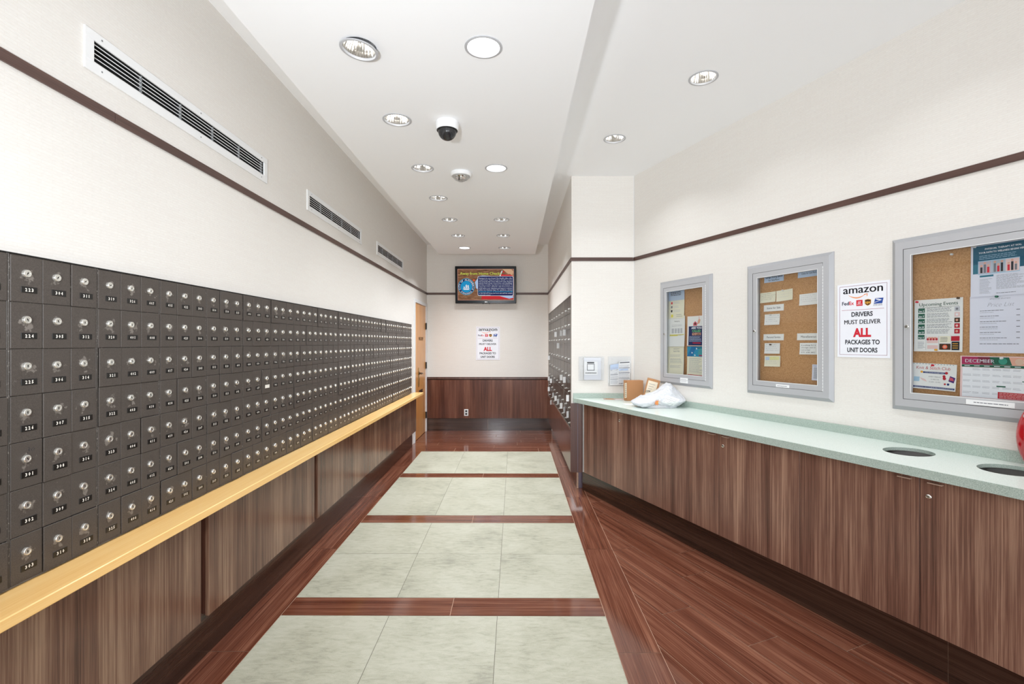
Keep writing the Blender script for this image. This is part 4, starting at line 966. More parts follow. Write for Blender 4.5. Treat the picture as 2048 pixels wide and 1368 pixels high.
def d4(m, w, h):
    m.frame2(0, 0, w, h, 0.003, Y1, 'p_skin')
    m.shape([(w*0.36, h*0.67), (w*0.58, h*0.67), (w*0.60, h*0.75), (w*0.47, h*0.82), (w*0.35, h*0.75)], Y1, 'p_pink'); m.disc(w*0.47, h*0.735, 0.010, Y2, 'p_brown', 10)
    m.shape([(w*0.60, h*0.72), (w*0.74, h*0.74), (w*0.80, h*0.86), (w*0.70, h*0.90), (w*0.63, h*0.82)], Y1, 'p_skin'); m.rect(w*0.70, h*0.88, w*0.72, h*0.97, Y1, 'p_red')
    m.rect(w*0.09, h*0.02, w*0.97, h*0.655, Y1, 'p_navy')
    m.rect(w*0.09, h*0.02, w*0.97, h*0.655, Y1-0.0001, 'navy')
    m.text('ARE YOU', w*0.56, h*0.565, 0.018, Y2, 'p_white', 'C', width=w*0.64, bold=0.04, res=2); m.text('CALLED', w*0.56, h*0.465, 0.018, Y2, 'p_lgreen', 'C', width=w*0.54, bold=0.04, res=2)
    m.rect(w*0.30, h*0.355, w*0.84, h*0.44, Y2, 'p_skin'); m.text('TO LEAD', w*0.57, h*0.365, 0.016, Y2-0.0003, 'p_brown', 'C', width=w*0.50, bold=0.04, res=2)
    m.lines(w*0.14, w*0.92, h*0.33, h*0.14, 6, 0.003, Y2, 'paper_blue', PG, 0.2); m.rect(w*0.34, h*0.085, w*0.84, h*0.115, Y2, 'p_red')
flat('p_lgreen', (120, 200, 140), 0.6); flat('navy', (26, 38, 96), 0.5)
def d5(m, w, h):
    m.rect(0, h*0.66, w, h, Y1, 'p_cyan'); m.shape([(w*0.0, h*0.66), (w*0.30, h*0.66), (w*0.55, h*1.0), (w*0.25, h*1.0)], Y2, 'p_blue2'); m.shape([(w*0.62, h*0.72), (w*1.0, h*0.72), (w*1.0, h*0.95), (w*0.70, h*0.95)], Y2, 'p_tealdk2')
    for a, b in ((0.52, 0.90), (0.25, 0.76), (0.42, 0.68)): m.shape([(w*a, h*b), (w*a+0.018, h*(b+0.02)), (w*a, h*(b+0.06))], Y2-0.0002, 'p_white')
    m.text("WHAT'S IN", w*0.98, h*0.93, 0.010, Y2-0.0002, 'ink', 'R', width=w*0.42, bold=0.03, res=1); m.rect(w*0.70, h*0.685, w, h*0.72, Y2-0.0003, 'p_magenta')
    m.lines(w*0.12, w*0.93, h*0.62, h*0.12, 15, 0.0028, Y1, 'ink_light', PG, 0.3); m.rect(w*0.04, h*0.0, w, h*0.05, Y1, 'p_deepred'); m.rect(w*0.30, h*0.012, w*0.86, h*0.03, Y2, 'p_pinkpale')
flat('p_blue2', (30, 116, 176), 0.5); flat('p_tealdk2', (70, 160, 170), 0.5)
Zt = lambda: None
sheet('paper_notice', 'blue topped printed sheet with tiny icons, top left in the notice case nearest the pillar', 0.490, 1.745, 0.212, 0.262, 'paper_cream', d1)
sheet('paper_notice', 'white sheet with a yellow highlighted line in the notice case nearest the pillar', 0.494, 1.487, 0.222, 0.274, 'paper', d2, rot=0.01, t=-0.032, curl=0.010)
sheet('paper_notice', 'cream holiday notes sheet, bottom left in the notice case nearest the pillar', 0.498, 1.226, 0.218, 0.268, 'paper_cream', d3, rot=0.03, t=-0.030, curl=0.014)
sheet('paper_notice', 'flyer with navy block and red house asking are you called to lead', 0.737, 1.494, 0.196, 0.262, 'paper', d4, t=-0.034)
sheet('paper_notice', 'flyer with turquoise picture on top and red strip along its foot', 0.737, 1.232, 0.198, 0.258, 'paper_cream', d5, t=-0.034)
# middle case: header strips and cards
def strip(txt, two=None):
    def f(m, w, h):
        if two: m.text(txt, w*0.5, h*0.56, 0.014, Y1, 'ink', 'C', width=w*0.88, bold=0.01, res=2); m.text(two, w*0.5, h*0.16, 0.013, Y1, 'ink', 'C', width=w*0.56, res=2)
        else: m.text(txt, w*0.5, h*0.36, 0.014, Y1, 'ink', 'C', width=w*0.66, res=2)
    return f
G2 = 'labels and cards in the middle notice case'
sheet('header_label', 'pale blue header label reading garage parking spaces', 1.530, 1.957, 0.160, 0.054, 'paper_blue', strip('Garage Parking Spaces', 'for Sale/Rent'), curl=0.002, group=G2, cat='label')
sheet('header_label', 'pale blue header label reading units for sale or rent', 1.797, 1.960, 0.160, 0.054, 'paper_blue', strip('Units for Sale/Rent'), curl=0.002, group=G2, cat='label')
sheet('header_label', 'white header label reading items for sale', 1.526, 1.748, 0.164, 0.047, 'paper', strip('Items for Sale'), curl=0.002, group=G2, cat='label')
sheet('header_label', 'white header label reading personal service', 1.523, 1.539, 0.167, 0.045, 'paper', strip('Personal Service'), curl=0.002, group=G2, cat='label')
sheet('header_label', 'white header label reading miscellaneous', 1.791, 1.539, 0.164, 0.046, 'paper', strip('Miscellaneous'), curl=0.002, group=G2, cat='label')
def hand(n, mat='ink_grey', hl=False, txt=None):
    def f(m, w, h):
        if hl: m.rect(w*0.08, h*0.62, w*0.92, h*0.92, Y1, 'p_yellowpale'); m.rect(w*0.06, h*0.60, w*0.30, h*0.9, Y2, 'paper_blue')
        for i in range(n):
            z = h*(0.84-0.72*i/n); x = w*0.08; e = w*(0.95-0.3*PG.random())
            while x < e:
                ww = w*(0.03+0.07*PG.random())
                k = int(ww/0.004)+2
                for j in range(k): m.shape([(x+ww*j/k, z+0.0022*PG.random()), (x+ww*(j+1)/k, z+0.0022*PG.random()), (x+ww*(j+1)/k, z+0.0010+0.0022*PG.random()), (x+ww*j/k, z+0.001+0.0022*PG.random())], Y2-0.0001, mat)
                x += ww+w*0.03
        if txt:
            for i, s_ in enumerate(txt): m.text(s_, w*0.08, h*(0.76-0.21*i), 0.008, Y2, 'ink', shear=0.25, width=w*0.8 if i != 2 else w*0.5, res=1)
    return f
flat('p_yellowpale', (240, 238, 176), 0.6); flat('p_paleblue', (206, 222, 240), 0.6)
sheet('index_card', 'handwritten card at upper left, left of the blank cream one', 1.499, 1.812, 0.130, 0.074, 'paper_cream', hand(4, 'ink'), rot=0.02, group=G2, cat='card')
sheet('index_card', 'cream card with faint writing right of the upper left card', 1.636, 1.812, 0.128, 0.077, 'paper_cream', hand(3, 'ink_pale'), rot=0.05, group=G2, cat='card')
sheet('index_card', 'white handwritten card at upper right below the units for sale label', 1.812, 1.772, 0.128, 0.076, 'paper', hand(4, 'ink_light'), rot=0.02, group=G2, cat='card')
sheet('index_card', 'white handwritten card below the items for sale label', 1.536, 1.650, 0.125, 0.077, 'paper', hand(4, 'ink_grey'), group=G2, cat='card')
sheet('index_card', 'white handwritten card just below the personal service label', 1.536, 1.443, 0.127, 0.075, 'paper', hand(4, 'ink_grey'), rot=0.01, group=G2, cat='card')
sheet('index_card', 'highlighted yellow and blue card, lowest on the left of the middle case', 1.536, 1.350, 0.130, 0.077, 'paper_cream', hand(4, 'ink_light', True), rot=0.02, group=G2, cat='card')
sheet('index_card', 'bold handwritten card below the miscellaneous label', 1.814, 1.443, 0.126, 0.077, 'paper', hand(0, txt=['Looking for a', 'storage unit to', 'rent or buy!', '571. 638. 8452']), rot=0.01, group=G2, cat='card')
def d8(m, w, h): m.text('NOTICE', w*0.1, h*0.88, 0.006, Y1, 'p_blue', width=w*0.8, res=1); m.lines(w*0.12, w*0.95, h*0.82, h*0.10, 12, 0.004, Y1, 'ink_light', PG, 0.1, words=False)
sheet('paper_notice', 'narrow tear-off sheet at the lower right corner of the middle case', 1.902, 1.275, 0.078, 0.104, 'paper_lilac', d8, group=G2)
# wide case
G3 = 'flyers in the wide notice case'
def dpt(m, w, h):
    m.rect(w*0.04, h*0.50, w*0.98, h*0.97, Y1, 'p_tealdk'); m.rect(w*0.04, h*0.44, w*0.82, h*0.62, Y1-0.0001, 'p_teal')
    m.text('PHYSICAL THERAPY AT WAL', w*0.56, h*0.885, 0.008, Y2, 'p_white', 'C', width=w*0.62, bold=0.02, res=1); m.text('YOUR PATH TO WELLNESS BEGINS HERE', w*0.54, h*0.82, 0.008, Y2, 'p_white', 'C', width=w*0.80, bold=0.02, res=1)
    m.lines(w*0.15, w*0.82, h*0.79, h*0.70, 3, 0.002, Y2, 'p_lblue', PG, 0.2)
    m.rect(w*0.13, h*0.42, w*0.84, h*0.68, Y2-0.0001, 'p_lblue')
    for i in range(3):
        x0 = w*(0.14+i*0.233); m.rect(x0, h*0.435, x0+w*0.225, h*0.665, Y2-0.0003, ('p_lav', 'p_greyblue', 'p_pinkpale')[i])
        for k in range(3): m.rect(x0+w*(0.03+0.06*k), h*0.45, x0+w*(0.07+0.06*k), h*(0.56+0.05*((k+i) % 2)), Y2-0.0005, ('ink', 'ink_grey', 'p_red')[(k+i) % 3]); m.disc(x0+w*(0.05+0.06*k), h*(0.585+0.05*((k+i) % 2)), 0.005, Y2-0.0005, 'p_skin', 8)
    m.rect(w*0.16, h*0.37, w*0.40, h*0.405, Y1, 'p_teal'); m.lines(w*0.16, w*0.38, h*0.34, h*0.05, 12, 0.0022, Y1, 'ink_light', PG); m.lines(w*0.45, w*0.95, h*0.39, h*0.12, 13, 0.0022, Y1, 'ink_light', PG); m.lines(w*0.45, w*0.88, h*0.07, h*0.03, 1, 0.0025, Y1, 'ink_grey', PG)
flat('p_lav', (196, 186, 200), 0.6); flat('p_greyblue', (180, 190, 204), 0.6)
def dpl(m, w, h):
    m.text('physical therapy', w*0.53, h*0.93, 0.005, Y1, 'ink_grey', 'C', width=w*0.35, res=1); m.text('Price List', w*0.54, h*0.80, 0.020, Y1, 'ink_grey', 'C', width=w*0.46, shear=0.35, bold=-0.025, res=3)
    for i in range(6):
        z = h*(0.745-i*0.095); m.lines(w*0.18, w*0.66, z, z-h*0.02, 1, 0.0028, Y1, 'ink_grey', PG, 0.35); m.lines(w*0.18, w*0.5, z-h*0.035, z-h*0.05, 1, 0.002, Y1, 'ink_light', PG); m.rect(w*0.80, z-h*0.014, w*0.86, z-h*0.003, Y1, 'ink_grey')
    m.lines(w*0.18, w*0.85, h*0.165, h*0.15, 1, 0.003, Y1, 'ink_grey', PG, 0.05)
def due(m, w, h):
    m.text('Upcoming Events', w*0.50, h*0.875, 0.0175, Y1, 'p_green', 'C', width=w*0.80, bold=0.012, res=3); m.rect(w*0.10, h*0.845, w*0.92, h*0.850, Y1, 'ink')
    for i, s_ in enumerate(('Jan 5', 'Jan 7', 'Jan 9', 'Jan 20', 'Jan 23', 'Feb 5')):
        z1 = h*(0.835-i*0.103); z0 = z1-h*0.085; m.rect(w*0.08, z0, w*0.22, z1, Y1, 'p_green'); m.text(s_, w*0.15, z0+0.004, 0.008, Y2, 'p_white', 'C', width=w*0.11, bold=0.03, res=1)
        if i < 5:
            m.lines(w*0.26, w*0.80, z1+0.001, z0, 4, 0.0022, Y1, 'ink_grey', PG, 0.2)
            m.rect(w*0.83, z0, w*0.94, z1, Y1, ('ink_pale', 'p_pinkpale', 'p_brown', 'p_deepred', 'p_deepred')[i]); m.disc(w*0.88, (z0+z1)/2, 0.006, Y2, ('ink_grey', 'p_white', 'p_skin', 'p_pinkpale', 'p_skin')[i], 8)
    m.rect(w*0.27, h*0.16, w*0.50, h*0.28, Y1, 'p_pinkpale')
    for k in range(7): m.disc(w*(0.29+0.03*k), h*(0.235+0.02*(k % 2)), 0.006, Y2, ('p_deepred', 'p_skin')[k % 2], 8)
    m.rect(w*0.53, h*0.17, w*0.76, h*0.29, Y1, 'paper_cream'); m.lines(w*0.55, w*0.74, h*0.28, h*0.18, 4, 0.0025, Y2, 'ink_grey', PG)
    m.rect(w*0.77, h*0.20, w*0.94, h*0.29, Y1, 'p_deepred'); m.rect(w*0.53, h*0.035, w*0.76, h*0.15, Y1, 'p_brown'); m.disc(w*0.645, h*0.09, 0.011, Y2, 'p_fedorange', 14); m.disc(w*0.645, h*0.09, 0.006, Y2-0.0002, 'p_skin', 14)
    m.rect(w*0.78, h*0.03, w*0.94, h*0.19, Y1, 'ink'); m.lines(w*0.80, w*0.92, h*0.17, h*0.05, 3, 0.004, Y2, 'p_gold', PG, 0.1); m.rect(w*0.28, h*0.05, w*0.50, h*0.12, Y1, 'p_pinkpale'); m.lines(w*0.08, w*0.24, h*0.19, h*0.05, 7, 0.0022, Y1, 'ink_light', PG)
    for x in (0.25, 0.515, 0.765): m.rect(w*x, h*0.03, w*x+0.0008, h*0.30, Y1, 'ink_grey')
def dks(m, w, h):
    m.text('Knit & Stitch Club', w*0.49, h*0.77, 0.016, Y1, 'p_deepred', 'C', width=w*0.74, shear=0.12, bold=-0.004, res=3)
    m.rect(w*0.27, h*0.615, w*0.76, h*0.68, Y1, 'p_navyb'); m.text('JOIN US FOR FUN AND YARN', w*0.515, h*0.632, 0.0045, Y2, 'p_white', 'C', width=w*0.42, res=1); m.disc(w*0.24, h*0.66, 0.006, Y1, 'p_gold', 10); m.disc(w*0.78, h*0.66, 0.007, Y2, 'p_deepred', 10)
    for i, s_ in enumerate(('EVERY FRIDAY', 'CLUBROOM', '10 AM - 12 PM')): m.text(s_, w*0.53, h*(0.47-0.10*i), 0.0055, Y1, 'ink_grey', 'C', width=w*(0.26, 0.18, 0.24)[i], res=1)
    m.rect(w*0.08, h*0.045, w*0.98, h*0.11, Y1, 'p_navyb'); m.text('PLEASE STOP BY THE CONCIERGE DESK FOR MORE INFORMATION', w*0.53, h*0.062, 0.0045, Y2, 'p_white', 'C', width=w*0.84, res=1)
    m.rect(w*0.08, h*0.28, w*0.20, h*0.46, Y1, 'p_lblue'); m.shape([(w*0.20, h*0.44), (w*0.32, h*0.38), (w*0.37, h*0.28), (w*0.26, h*0.34)], Y1, 'p_pinkpale')
    m.shape([(w*0.83, h*0.36), (w*0.95, h*0.30), (w*0.98, h*0.50), (w*0.86, h*0.56)], Y1, 'p_purple'); m.shape([(w*0.85, h*0.40), (w*0.95, h*0.38), (w*0.93, h*0.48), (w*0.86, h*0.52)], Y2, 'p_pink'); m.disc(w*0.74, h*0.45, 0.008, Y1, 'p_deepred', 10); m.disc(w*0.73, h*0.53, 0.007, Y1, 'p_deepred', 10)
    m.disc(w*0.76, h*0.24, 0.005, Y1, 'p_deepred', 10); m.disc(w*0.83, h*0.24, 0.006, Y1, 'p_navyb', 10)
    for k in range(10): m.rect(w*0.015, h*(0.05+0.07*k), w*0.035, h*(0.085+0.07*k), Y1, 'p_blue')
    for k in range(14): m.rect(w*(0.05+0.066*k), h*0.965, w*(0.08+0.066*k), h*0.98, Y1, 'p_teal')
flat('p_navyb', (30, 56, 120), 0.5)
def dde(m, w, h):
    m.rect(0, 0, w, h, Y1+0.0001, 'p_pinkpale'); m.rect(w*0.02, h*0.80, w*0.99, h*0.98, Y1, 'p_green')
    m.shape([(w*0.02, h*0.80), (w*0.28, h*0.80), (w*0.34, h*0.98), (w*0.02, h*0.98)], Y1-0.0001, 'p_magenta'); m.shape([(w*0.28, h*0.80), (w*0.45, h*0.80), (w*0.40, h*0.98), (w*0.24, h*0.98)], Y1-0.0002, 'p_brownred'); m.disc(w*0.58, h*0.89, 0.016, Y2, 'p_tealg', 16); m.shape([(w*0.70, h*0.80), (w*0.99, h*0.80), (w*0.99, h*0.98), (w*0.66, h*0.98)], Y1-0.0001, 'p_skin'); m.disc(w*0.79, h*0.88, 0.015, Y2, 'p_sand', 16)
    m.text('DECEMBER', w*0.07, h*0.845, 0.017, Y2-0.0002, 'p_white', width=w*0.40, bold=0.015, res=3); m.text('2024', w*0.96, h*0.86, 0.013, Y2-0.0002, 'p_white', 'R', width=w*0.12, res=2)
    m.rect(w*0.02, h*0.74, w*0.99, h*0.795, Y2, 'p_green')
    for k in range(7): m.lines(w*(0.06+0.135*k), w*(0.14+0.135*k), h*0.78, h*0.755, 1, 0.0035, Y2-0.0002, 'p_white', PG, 0.1)
    m.rect(w*0.03, h*0.03, w*0.985, h*0.73, Y2, 'p_white')
    for r_ in range(5):
        for k in range(7):
            if (r_ == 4 and k > 3): continue
            if r_ == 0 and k < 1: continue
            x0 = w*(0.04+0.135*k); z1 = h*(0.715-0.138*r_); m.lines(x0, x0+w*0.12, z1, z1-h*0.05, 2, 0.0018, Y2-0.0002, 'ink_light', PG, 0.3)
    m.rect(w*0.52, h*0.04, w*0.985, h*0.19, Y2-0.0003, 'p_deepred'); m.lines(w*0.54, w*0.97, h*0.18, h*0.05, 4, 0.002, Y2-0.0005, 'p_pinkpale', PG, 0.2)
    m.rect(w*0.50, h*0.30, w*0.62, h*0.33, Y2-0.0003, 'p_green'); m.rect(w*0.83, h*0.44, w*0.95, h*0.46, Y2-0.0003, 'p_green')
flat('p_brownred', (120, 36, 60), 0.5); flat('p_tealg', (60, 150, 130), 0.5); flat('p_sand', (222, 190, 170), 0.5)
sheet('paper_notice', 'teal topped physical therapy flyer at the upper right of the wide case', 2.737, 1.747, 0.216, 0.279-0.022, 'paper_lilac', dpt, curl=0.004, group=G3)
sheet('paper_notice', 'white price list sheet below the teal therapy flyer', 2.733, 1.472, 0.216, 0.279, 'paper_lilac', dpl, curl=0.004, group=G3)
sheet('paper_notice', 'upcoming events newsletter with green date blocks in the wide case', 2.492, 1.475, 0.214, 0.277, 'paper', due, curl=0.006, group=G3)
sheet('paper_notice', 'knit and stitch club flyer at the lower left of the wide case', 2.474, 1.276, 0.206, 0.137, 'paper', dks, rot=-0.02, curl=0.010, group=G3)
sheet('paper_notice', 'december calendar sheet with colourful top at the bottom of the wide case', 2.697, 1.246, 0.279, 0.210, 'paper', dde, rot=0.0, curl=0.006, group=G3, t=-0.031)
def pin(s, z, col, label, t=-0.028):
    m = MB(); T = Matrix.Rotation(R(90), 4, 'X'); m.lathe([(0.0012, -0.010), (0.0012, 0.0), (0.0055, 0.001), (0.0035, 0.004), (0.0035, 0.009), (0.0055, 0.011), (0.0, 0.012)], col, 12, T)
    tag(m.build('pushpin', None, onright(s, z, t+0.002), RW), label, 'pushpin', 'pushpins in the notice cases')
pin(2.508, 1.742, 'p_red', 'red pushpin at the top left of the upcoming events sheet'); pin(2.690, 1.748, 'bronze', 'dark pushpin at the top right of the upcoming events sheet')
pin(2.840, 1.742, 'p_green', 'green pushpin above the price list'); pin(2.595, 1.484, 'p_gold', 'yellow pushpin at the foot of the upcoming events sheet'); pin(2.58, 1.402, 'p_red', 'red pushpin on the knit and stitch flyer')
pin(2.86, 1.448, 'frame_white', 'white pushpin on the december calendar', -0.022); pin(2.756, 1.995, 'frame_white', 'white pushpin on the teal therapy flyer'); pin(2.66, 1.975, 'frame_white', 'lone white pushpin in bare cork, top of the wide case', -0.034)
pin(1.590, 1.722, 'frame_white', 'white pushpin on the card below items for sale'); pin(1.590, 1.508, 'bronze', 'dark pushpin on the card below personal service'); pin(1.69, 1.888, 'frame_white', 'white pushpin on the blank cream card')

# ------------------------------------------------------------------ acrylic holders on the pillar
def holder(x, z, w, h, label):
    t = thing('brochure_holder', label, 'brochure holder', (x, YP-0.0005, z), 0, 'clear wall holders on the pillar')
    m = MB(); m.box(0, w, -0.003, 0, 0, h, 'acrylic'); m.build('back_plate', t)
    m = MB(); hh = h*0.97
    m.add([(0.012, -0.003, 0), (w-0.012, -0.003, 0), (w-0.012, -0.028, 0.004), (0.012, -0.028, 0.004), (0.004, -0.040, hh), (w-0.004, -0.040, hh)], [(0, 1, 2, 3), (3, 2, 5, 4)], 'acrylic'); m.build('pocket', t)
    for sx in (0.04, w-0.04):
        b_ = MB(); b_.lathe([(0.004, 0), (0.003, 0.002), (0, 0.0025)], 'nickel', 10, Matrix.Translation((sx, -0.003, h-0.03)) @ Matrix.Rotation(R(90), 4, 'X')); b_.build('screw', t)
    return t
holder(0.655, 1.137, 0.262, 0.247, 'clear acrylic holder on the pillar, left one, with a framed white notice')
holder(0.955, 1.080, 0.236, 0.304, 'clear acrylic holder on the pillar, right one, with curling printed forms')
m = MB(); m.box(0.052, 0.225, -0.0245, -0.0235, 0.0, 0.225, 'insert_grey'); m.box(0.052, 0.19, -0.029, -0.028, 0.052, 0.187, 'paper')
m.frame2(0.083, 0.095, 0.158, 0.163, 0.005, -0.0295, 'ink'); m.rect(0.083, 0.168, 0.155, 0.182, -0.0295, 'ink'); m.lines(0.065, 0.178, 0.078, 0.062, 1, 0.007, -0.0295, 'ink', PG, 0.05)
tag(m.build('paper_notice', None, (0.655, YP-0.0005, 1.145), 0), 'small white notice with a black square outline in the left clear holder', 'notice')
m = MB(); nx = 10
for side, (x0, x1) in enumerate(((0.018, 0.103), (0.104, 0.222))):
    z1 = 0.215 if side == 0 else 0.235
    for i in range(nx):
        for j in range(8):
            a, b = x0+(x1-x0)*i/nx, x0+(x1-x0)*(i+1)/nx; c, d = 0.008+(z1-0.008)*j/8, 0.008+(z1-0.008)*(j+1)/8
            m.add([(a, 0, c), (b, 0, c), (b, 0, d), (a, 0, d)], [(0, 1, 2, 3)], 'paper_blue' if side == 0 and j > 5 else 'paper')
    m.lines(x0+0.004, x1-0.003, z1*0.86, 0.02, 16, 0.0035, -0.0004, 'ink_light', PG, 0.15)
    for zz in (0.30, 0.52, 0.72): m.rect(x0+0.003, z1*zz, x1-0.004, z1*zz+0.004, -0.0006, 'ink_grey')
    if side: m.rect(x0+0.003, z1*0.62, x1-0.02, z1*0.70, -0.0007, 'paper_blue'); m.rect(x0+0.01, z1*0.93, x1-0.006, z1*0.965, -0.0007, 'ink'); m.text('FORM', x0+0.006, z1*0.07, 0.010, -0.0007, 'ink', bold=0.03, res=1)
m.xf(lambda x, y, z: (x, y-0.012-0.012*(z/0.235)**2-0.010*math.sin(x*20)*(z/0.235)**3, z+(0.020*math.sin((x-0.02)*9))*(z/0.235)))
tag(m.build('printed_forms', None, (0.955, YP-0.0045, 1.083), 0), 'curling stack of blue and white printed forms in the right clear holder', 'forms')

# ------------------------------------------------------------------ parcels on the counter
def onc(x, y): return CZ+rise(x, y)+0.0006
t = thing('cardboard_box', 'upright brown cardboard box with handwritten side label, left of the white bag', 'box', (1.093, 4.70, onc(1.1, 4.7)), R(12))
m = MB(); m.box(0, 0.17, 0, 0.08, 0, 0.195, 'cardboard', bev=0.001)
m.add([(0.0, 0.0, 0.195), (-0.045, -0.028, 0.193), (-0.045, -0.028, 0.008), (0.0, 0.0, 0.003)], [(0, 1, 2, 3)], 'cardboard'); m.add([(0.001, 0.001, 0.195), (-0.044, -0.027, 0.193), (-0.044, -0.027, 0.008), (0.001, 0.001, 0.003)], [(3, 2, 1, 0)], 'cardboard_dark')
m.build('carton', t)
m = MB(); q = lambda a, z, o=-0.0008: (-0.045*a-0.0003, -0.028*a+o, z)
m.add([q(0.82, 0.03), q(0.08, 0.03), q(0.08, 0.175), q(0.82, 0.175)], [(0, 1, 2, 3)], 'label_cream')
for k in range(7): m.add([q(0.70, 0.045+0.018*k, -0.0012), q(0.25, 0.047+0.018*k, -0.0012), q(0.25, 0.051+0.018*k, -0.0012), q(0.70, 0.049+0.018*k, -0.0012)], [(0, 1, 2, 3)], 'ink_grey')
m.build('label', t)
t = thing('cardboard_box', 'tilted small brown cardboard box leaning behind the white bag', 'box', (1.185, 4.50, onc(1.3, 4.5)), R(-14))
TB = Matrix.Translation((0.0, 0, 0.0)) @ Matrix.Rotation(R(14), 4, 'Y')
m = MB(); m.box(0, 0.115, 0, 0.06, 0, 0.215, 'cardboard', T=TB, bev=0.001); m.xf(lambda x, y, z: (x, y, z+0.0284)); m.build('carton', t)
m = MB(); m.box(0.012, 0.098, -0.0008, -0.0001, 0.05, 0.195, 'label_cream', T=TB); 
for k in range(4): m.box(0.025, 0.08-0.01*k, -0.0012, -0.0009, 0.165-0.022*k, 0.168-0.022*k, 'ink_grey', T=TB)
m.text('2504', 0.028, 0.075, 0.020, -0.0012, 'ink', shear=0.2, width=0.045, bold=0.01); n0 = len(m.v)
m.xf(lambda x, y, z: (x, y, z+0.0284)); m.build('label', t)
# crumpled poly mailer
import mathutils
m = MB(); NU, NV = 120, 46; v = []
for j in range(NV+1):
    ph = math.pi*j/NV
    for i in range(NU):
        th = 2*math.pi*i/NU; cx_, sx_ = math.cos(th), math.sin(th); sp = max(0.0, math.sin(ph))**0.55
        e = 0.62; x = 0.225*sp*math.copysign(abs(cx_)**e, cx_); y = 0.125*sp*math.copysign(abs(sx_)**e, sx_); zz = math.cos(ph)
        top_ = 0.085+0.115*math.exp(-((x-0.075)/0.11)**2-((y)/0.13)**2)+0.010*math.exp(-((x+0.08)/0.1)**2)
        z = max(0.0, zz*0.5+0.5)**0.8*top_ if zz > -0.86 else 0.0
        p = Vector((x*9+3, y*9, z*12)); n1 = mathutils.noise.noise(p*0.9); n2 = mathutils.noise.ridged_multi_fractal(p*0.8, 0.9, 2.2, 4, 1.0, 2.0) if z > 0.004 else 0
        k = min(1, z/0.02); x += 0.018*n1*k; y += 0.020*mathutils.noise.noise(p*1.3+Vector((5, 2, 1)))*k+0.010*abs(mathutils.noise.noise(p*2.6))*k; z += (n2-1.0)*0.016*k+0.012*n1*k+0.006*abs(mathutils.noise.noise(p*3.3))*k
        v.append((x, y, max(z, 0.0)))
f = [(j*NU+i, (j+1)*NU+i, (j+1)*NU+(i+1) % NU, j*NU+(i+1) % NU) for j in range(NV) for i in range(NU)]
m.add(v, f, 'poly_white', smooth=True)
bag = tag(m.mesh('mailer_bag') and m.build('mailer_bag', None, (1.262, 4.245, onc(1.25, 4.2)), R(-4)), 'crumpled white plastic mailing bag lying on the green counter', 'bag')
def bag_z(x, y):
    best = None
    for p in v:
        d = (p[0]-x)**2+(p[2]-y)**2
        if p[1] < 0 and (best is None or d < best[0]): best = (d, p[1])
    return best[1]
def onbag(name, draw, mat_label=None):
    mm = MB(); draw(mm)
    mm.xf(lambda x, y, z: (x, bag_z(x, z)-0.004+y*2, z)); return mm.build(name, bag)
def logo(mm):
    mm.disc(-0.035, 0.048, 0.020, 0, 'p_orange', 18)
    for k in range(10): a = 2*math.pi*k/10; mm.shape([(-0.035+0.022*math.cos(a-0.15), 0.048+0.022*math.sin(a-0.15)), (-0.035+0.032*math.cos(a), 0.048+0.032*math.sin(a)), (-0.035+0.022*math.cos(a+0.15), 0.048+0.022*math.sin(a+0.15))], 0, 'p_skin')
    mm.disc(-0.035, 0.048, 0.009, -0.0004, 'p_gold', 12)
onbag('logo', logo)
def blabel(mm):
    for i in range(6):
        for j in range(5): mm.shape([(0.0+0.018*i+0.010*j, 0.055+0.012*j-0.006*i), (0.018+0.018*i+0.010*j, 0.049+0.012*j-0.006*i), (0.028+0.018*i+0.010*j, 0.061+0.012*j-0.006*i), (0.010+0.018*i+0.010*j, 0.067+0.012*j-0.006*i)], 0, 'paper')
    for r_ in range(4):
        for k in range(7):
            x = 0.012+0.012*k+0.010*r_; z = 0.062+0.012*r_-0.004*k; mm.shape([(x, z), (x+0.008, z-0.0027), (x+0.009, z-0.0005), (x+0.001, z+0.0022)], -0.0005, 'ink_light' if r_ % 2 else 'ink_grey')
onbag('shipping_label', blabel)
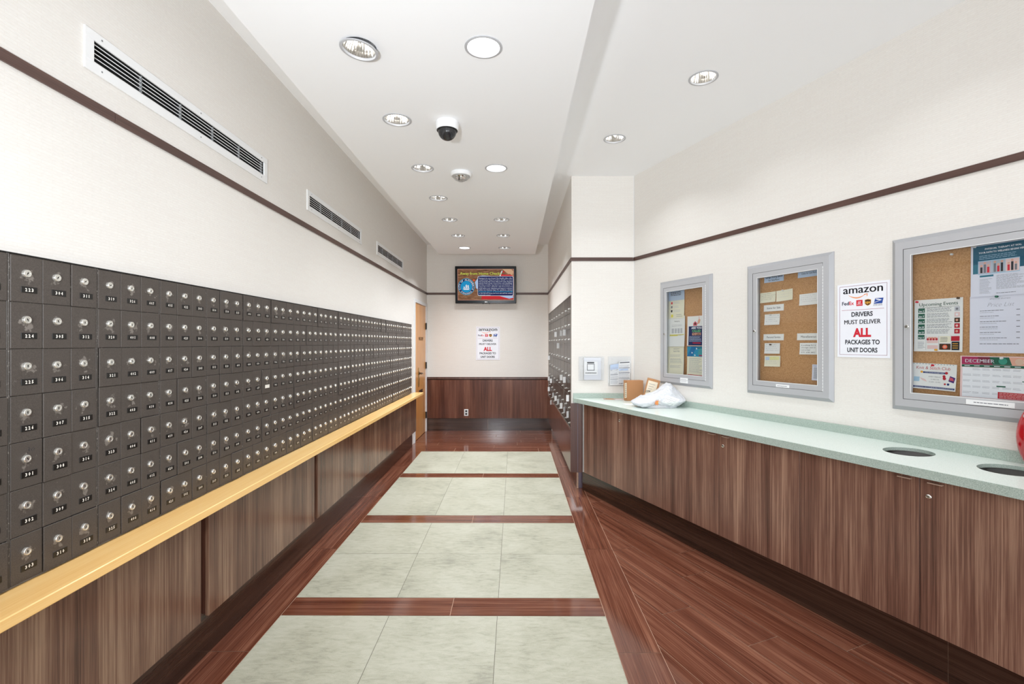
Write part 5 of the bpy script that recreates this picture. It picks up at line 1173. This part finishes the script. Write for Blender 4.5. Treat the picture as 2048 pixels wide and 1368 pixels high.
# flyer and envelope lying flat
m = MB(); flat('flyer_print', (196, 170, 158), 0.5); m.box(0, 0.20, 0, 0.11, 0, 0.0015, 'flyer_print'); m.box(0.02, 0.10, 0.02, 0.09, 0.0015, 0.0017, 'cardboard'); m.box(0.12, 0.18, 0.01, 0.05, 0.0015, 0.0017, 'p_pinkpale'); m.box(0.11, 0.22, -0.02, 0.02, 0.0020, 0.0026, 'paper')
tag(m.build('flyer', None, (0.885, 4.80, onc(0.9, 4.8)), R(-8)), 'pinkish brown flyer lying flat near the pillar end of the counter', 'flyer')
m = MB(); m.box(0, 0.22, 0, 0.10, 0, 0.002, 'paper', bev=0.0005); m.add([(0.0, 0.10, 0.0022), (0.22, 0.10, 0.0022), (0.11, 0.04, 0.0022)], [(2, 1, 0)], 'paper_cream')
tag(m.build('envelope', None, (1.005, 4.385, onc(1.0, 4.4)), R(2)), 'flat white envelope sticking out left of the white bag', 'envelope')

# ------------------------------------------------------------------ red glossy dispenser at the right edge
t = thing('candy_dispenser', 'glossy red rounded plastic dispenser at the right picture edge, on the counter', 'dispenser', (2.300, 2.112, onc(2.31, 2.112)+0.0005), RW)
def redprof(k):            # half width at height fraction
    return 0.026+0.060*max(0.0, math.sin(math.pi*min(1, max(0, 0.10+0.86*k))))**0.75
m = MB(); n = 20; seg = 32; vv = []; Hh = 0.285
for j in range(n+1):
    k = j/n; hw = redprof(k)*(1 if k < 0.97 else 0.8); hd = hw*0.62
    for i in range(seg):
        a = 2*math.pi*i/seg; c, s_ = math.cos(a), math.sin(a); vv.append((hw*math.copysign(abs(c)**0.7, c), hd*math.copysign(abs(s_)**0.7, s_), Hh*k))
ff = [(j*seg+i, j*seg+(i+1) % seg, (j+1)*seg+(i+1) % seg, (j+1)*seg+i) for j in range(n) for i in range(seg)]; ff.append(tuple(range(seg))[::-1]); ff.append(tuple(n*seg+i for i in range(seg)))
m.add(vv, ff, 'red_gloss', smooth=True); m.build('body', t)
m = MB(); m.box(-0.044, 0.044, -0.060, -0.03, 0.075, 0.205, 'red_gloss', bev=0.008); m.box(-0.032, 0.032, -0.0615, -0.04, 0.090, 0.190, 'red_dark', bev=0.006); m.build('front_panel', t)
m = MB(); m.box(-0.045, 0.03, -0.062, -0.03, 0.218, 0.238, 'lock_metal', bev=0.006); m.build('handle', t)
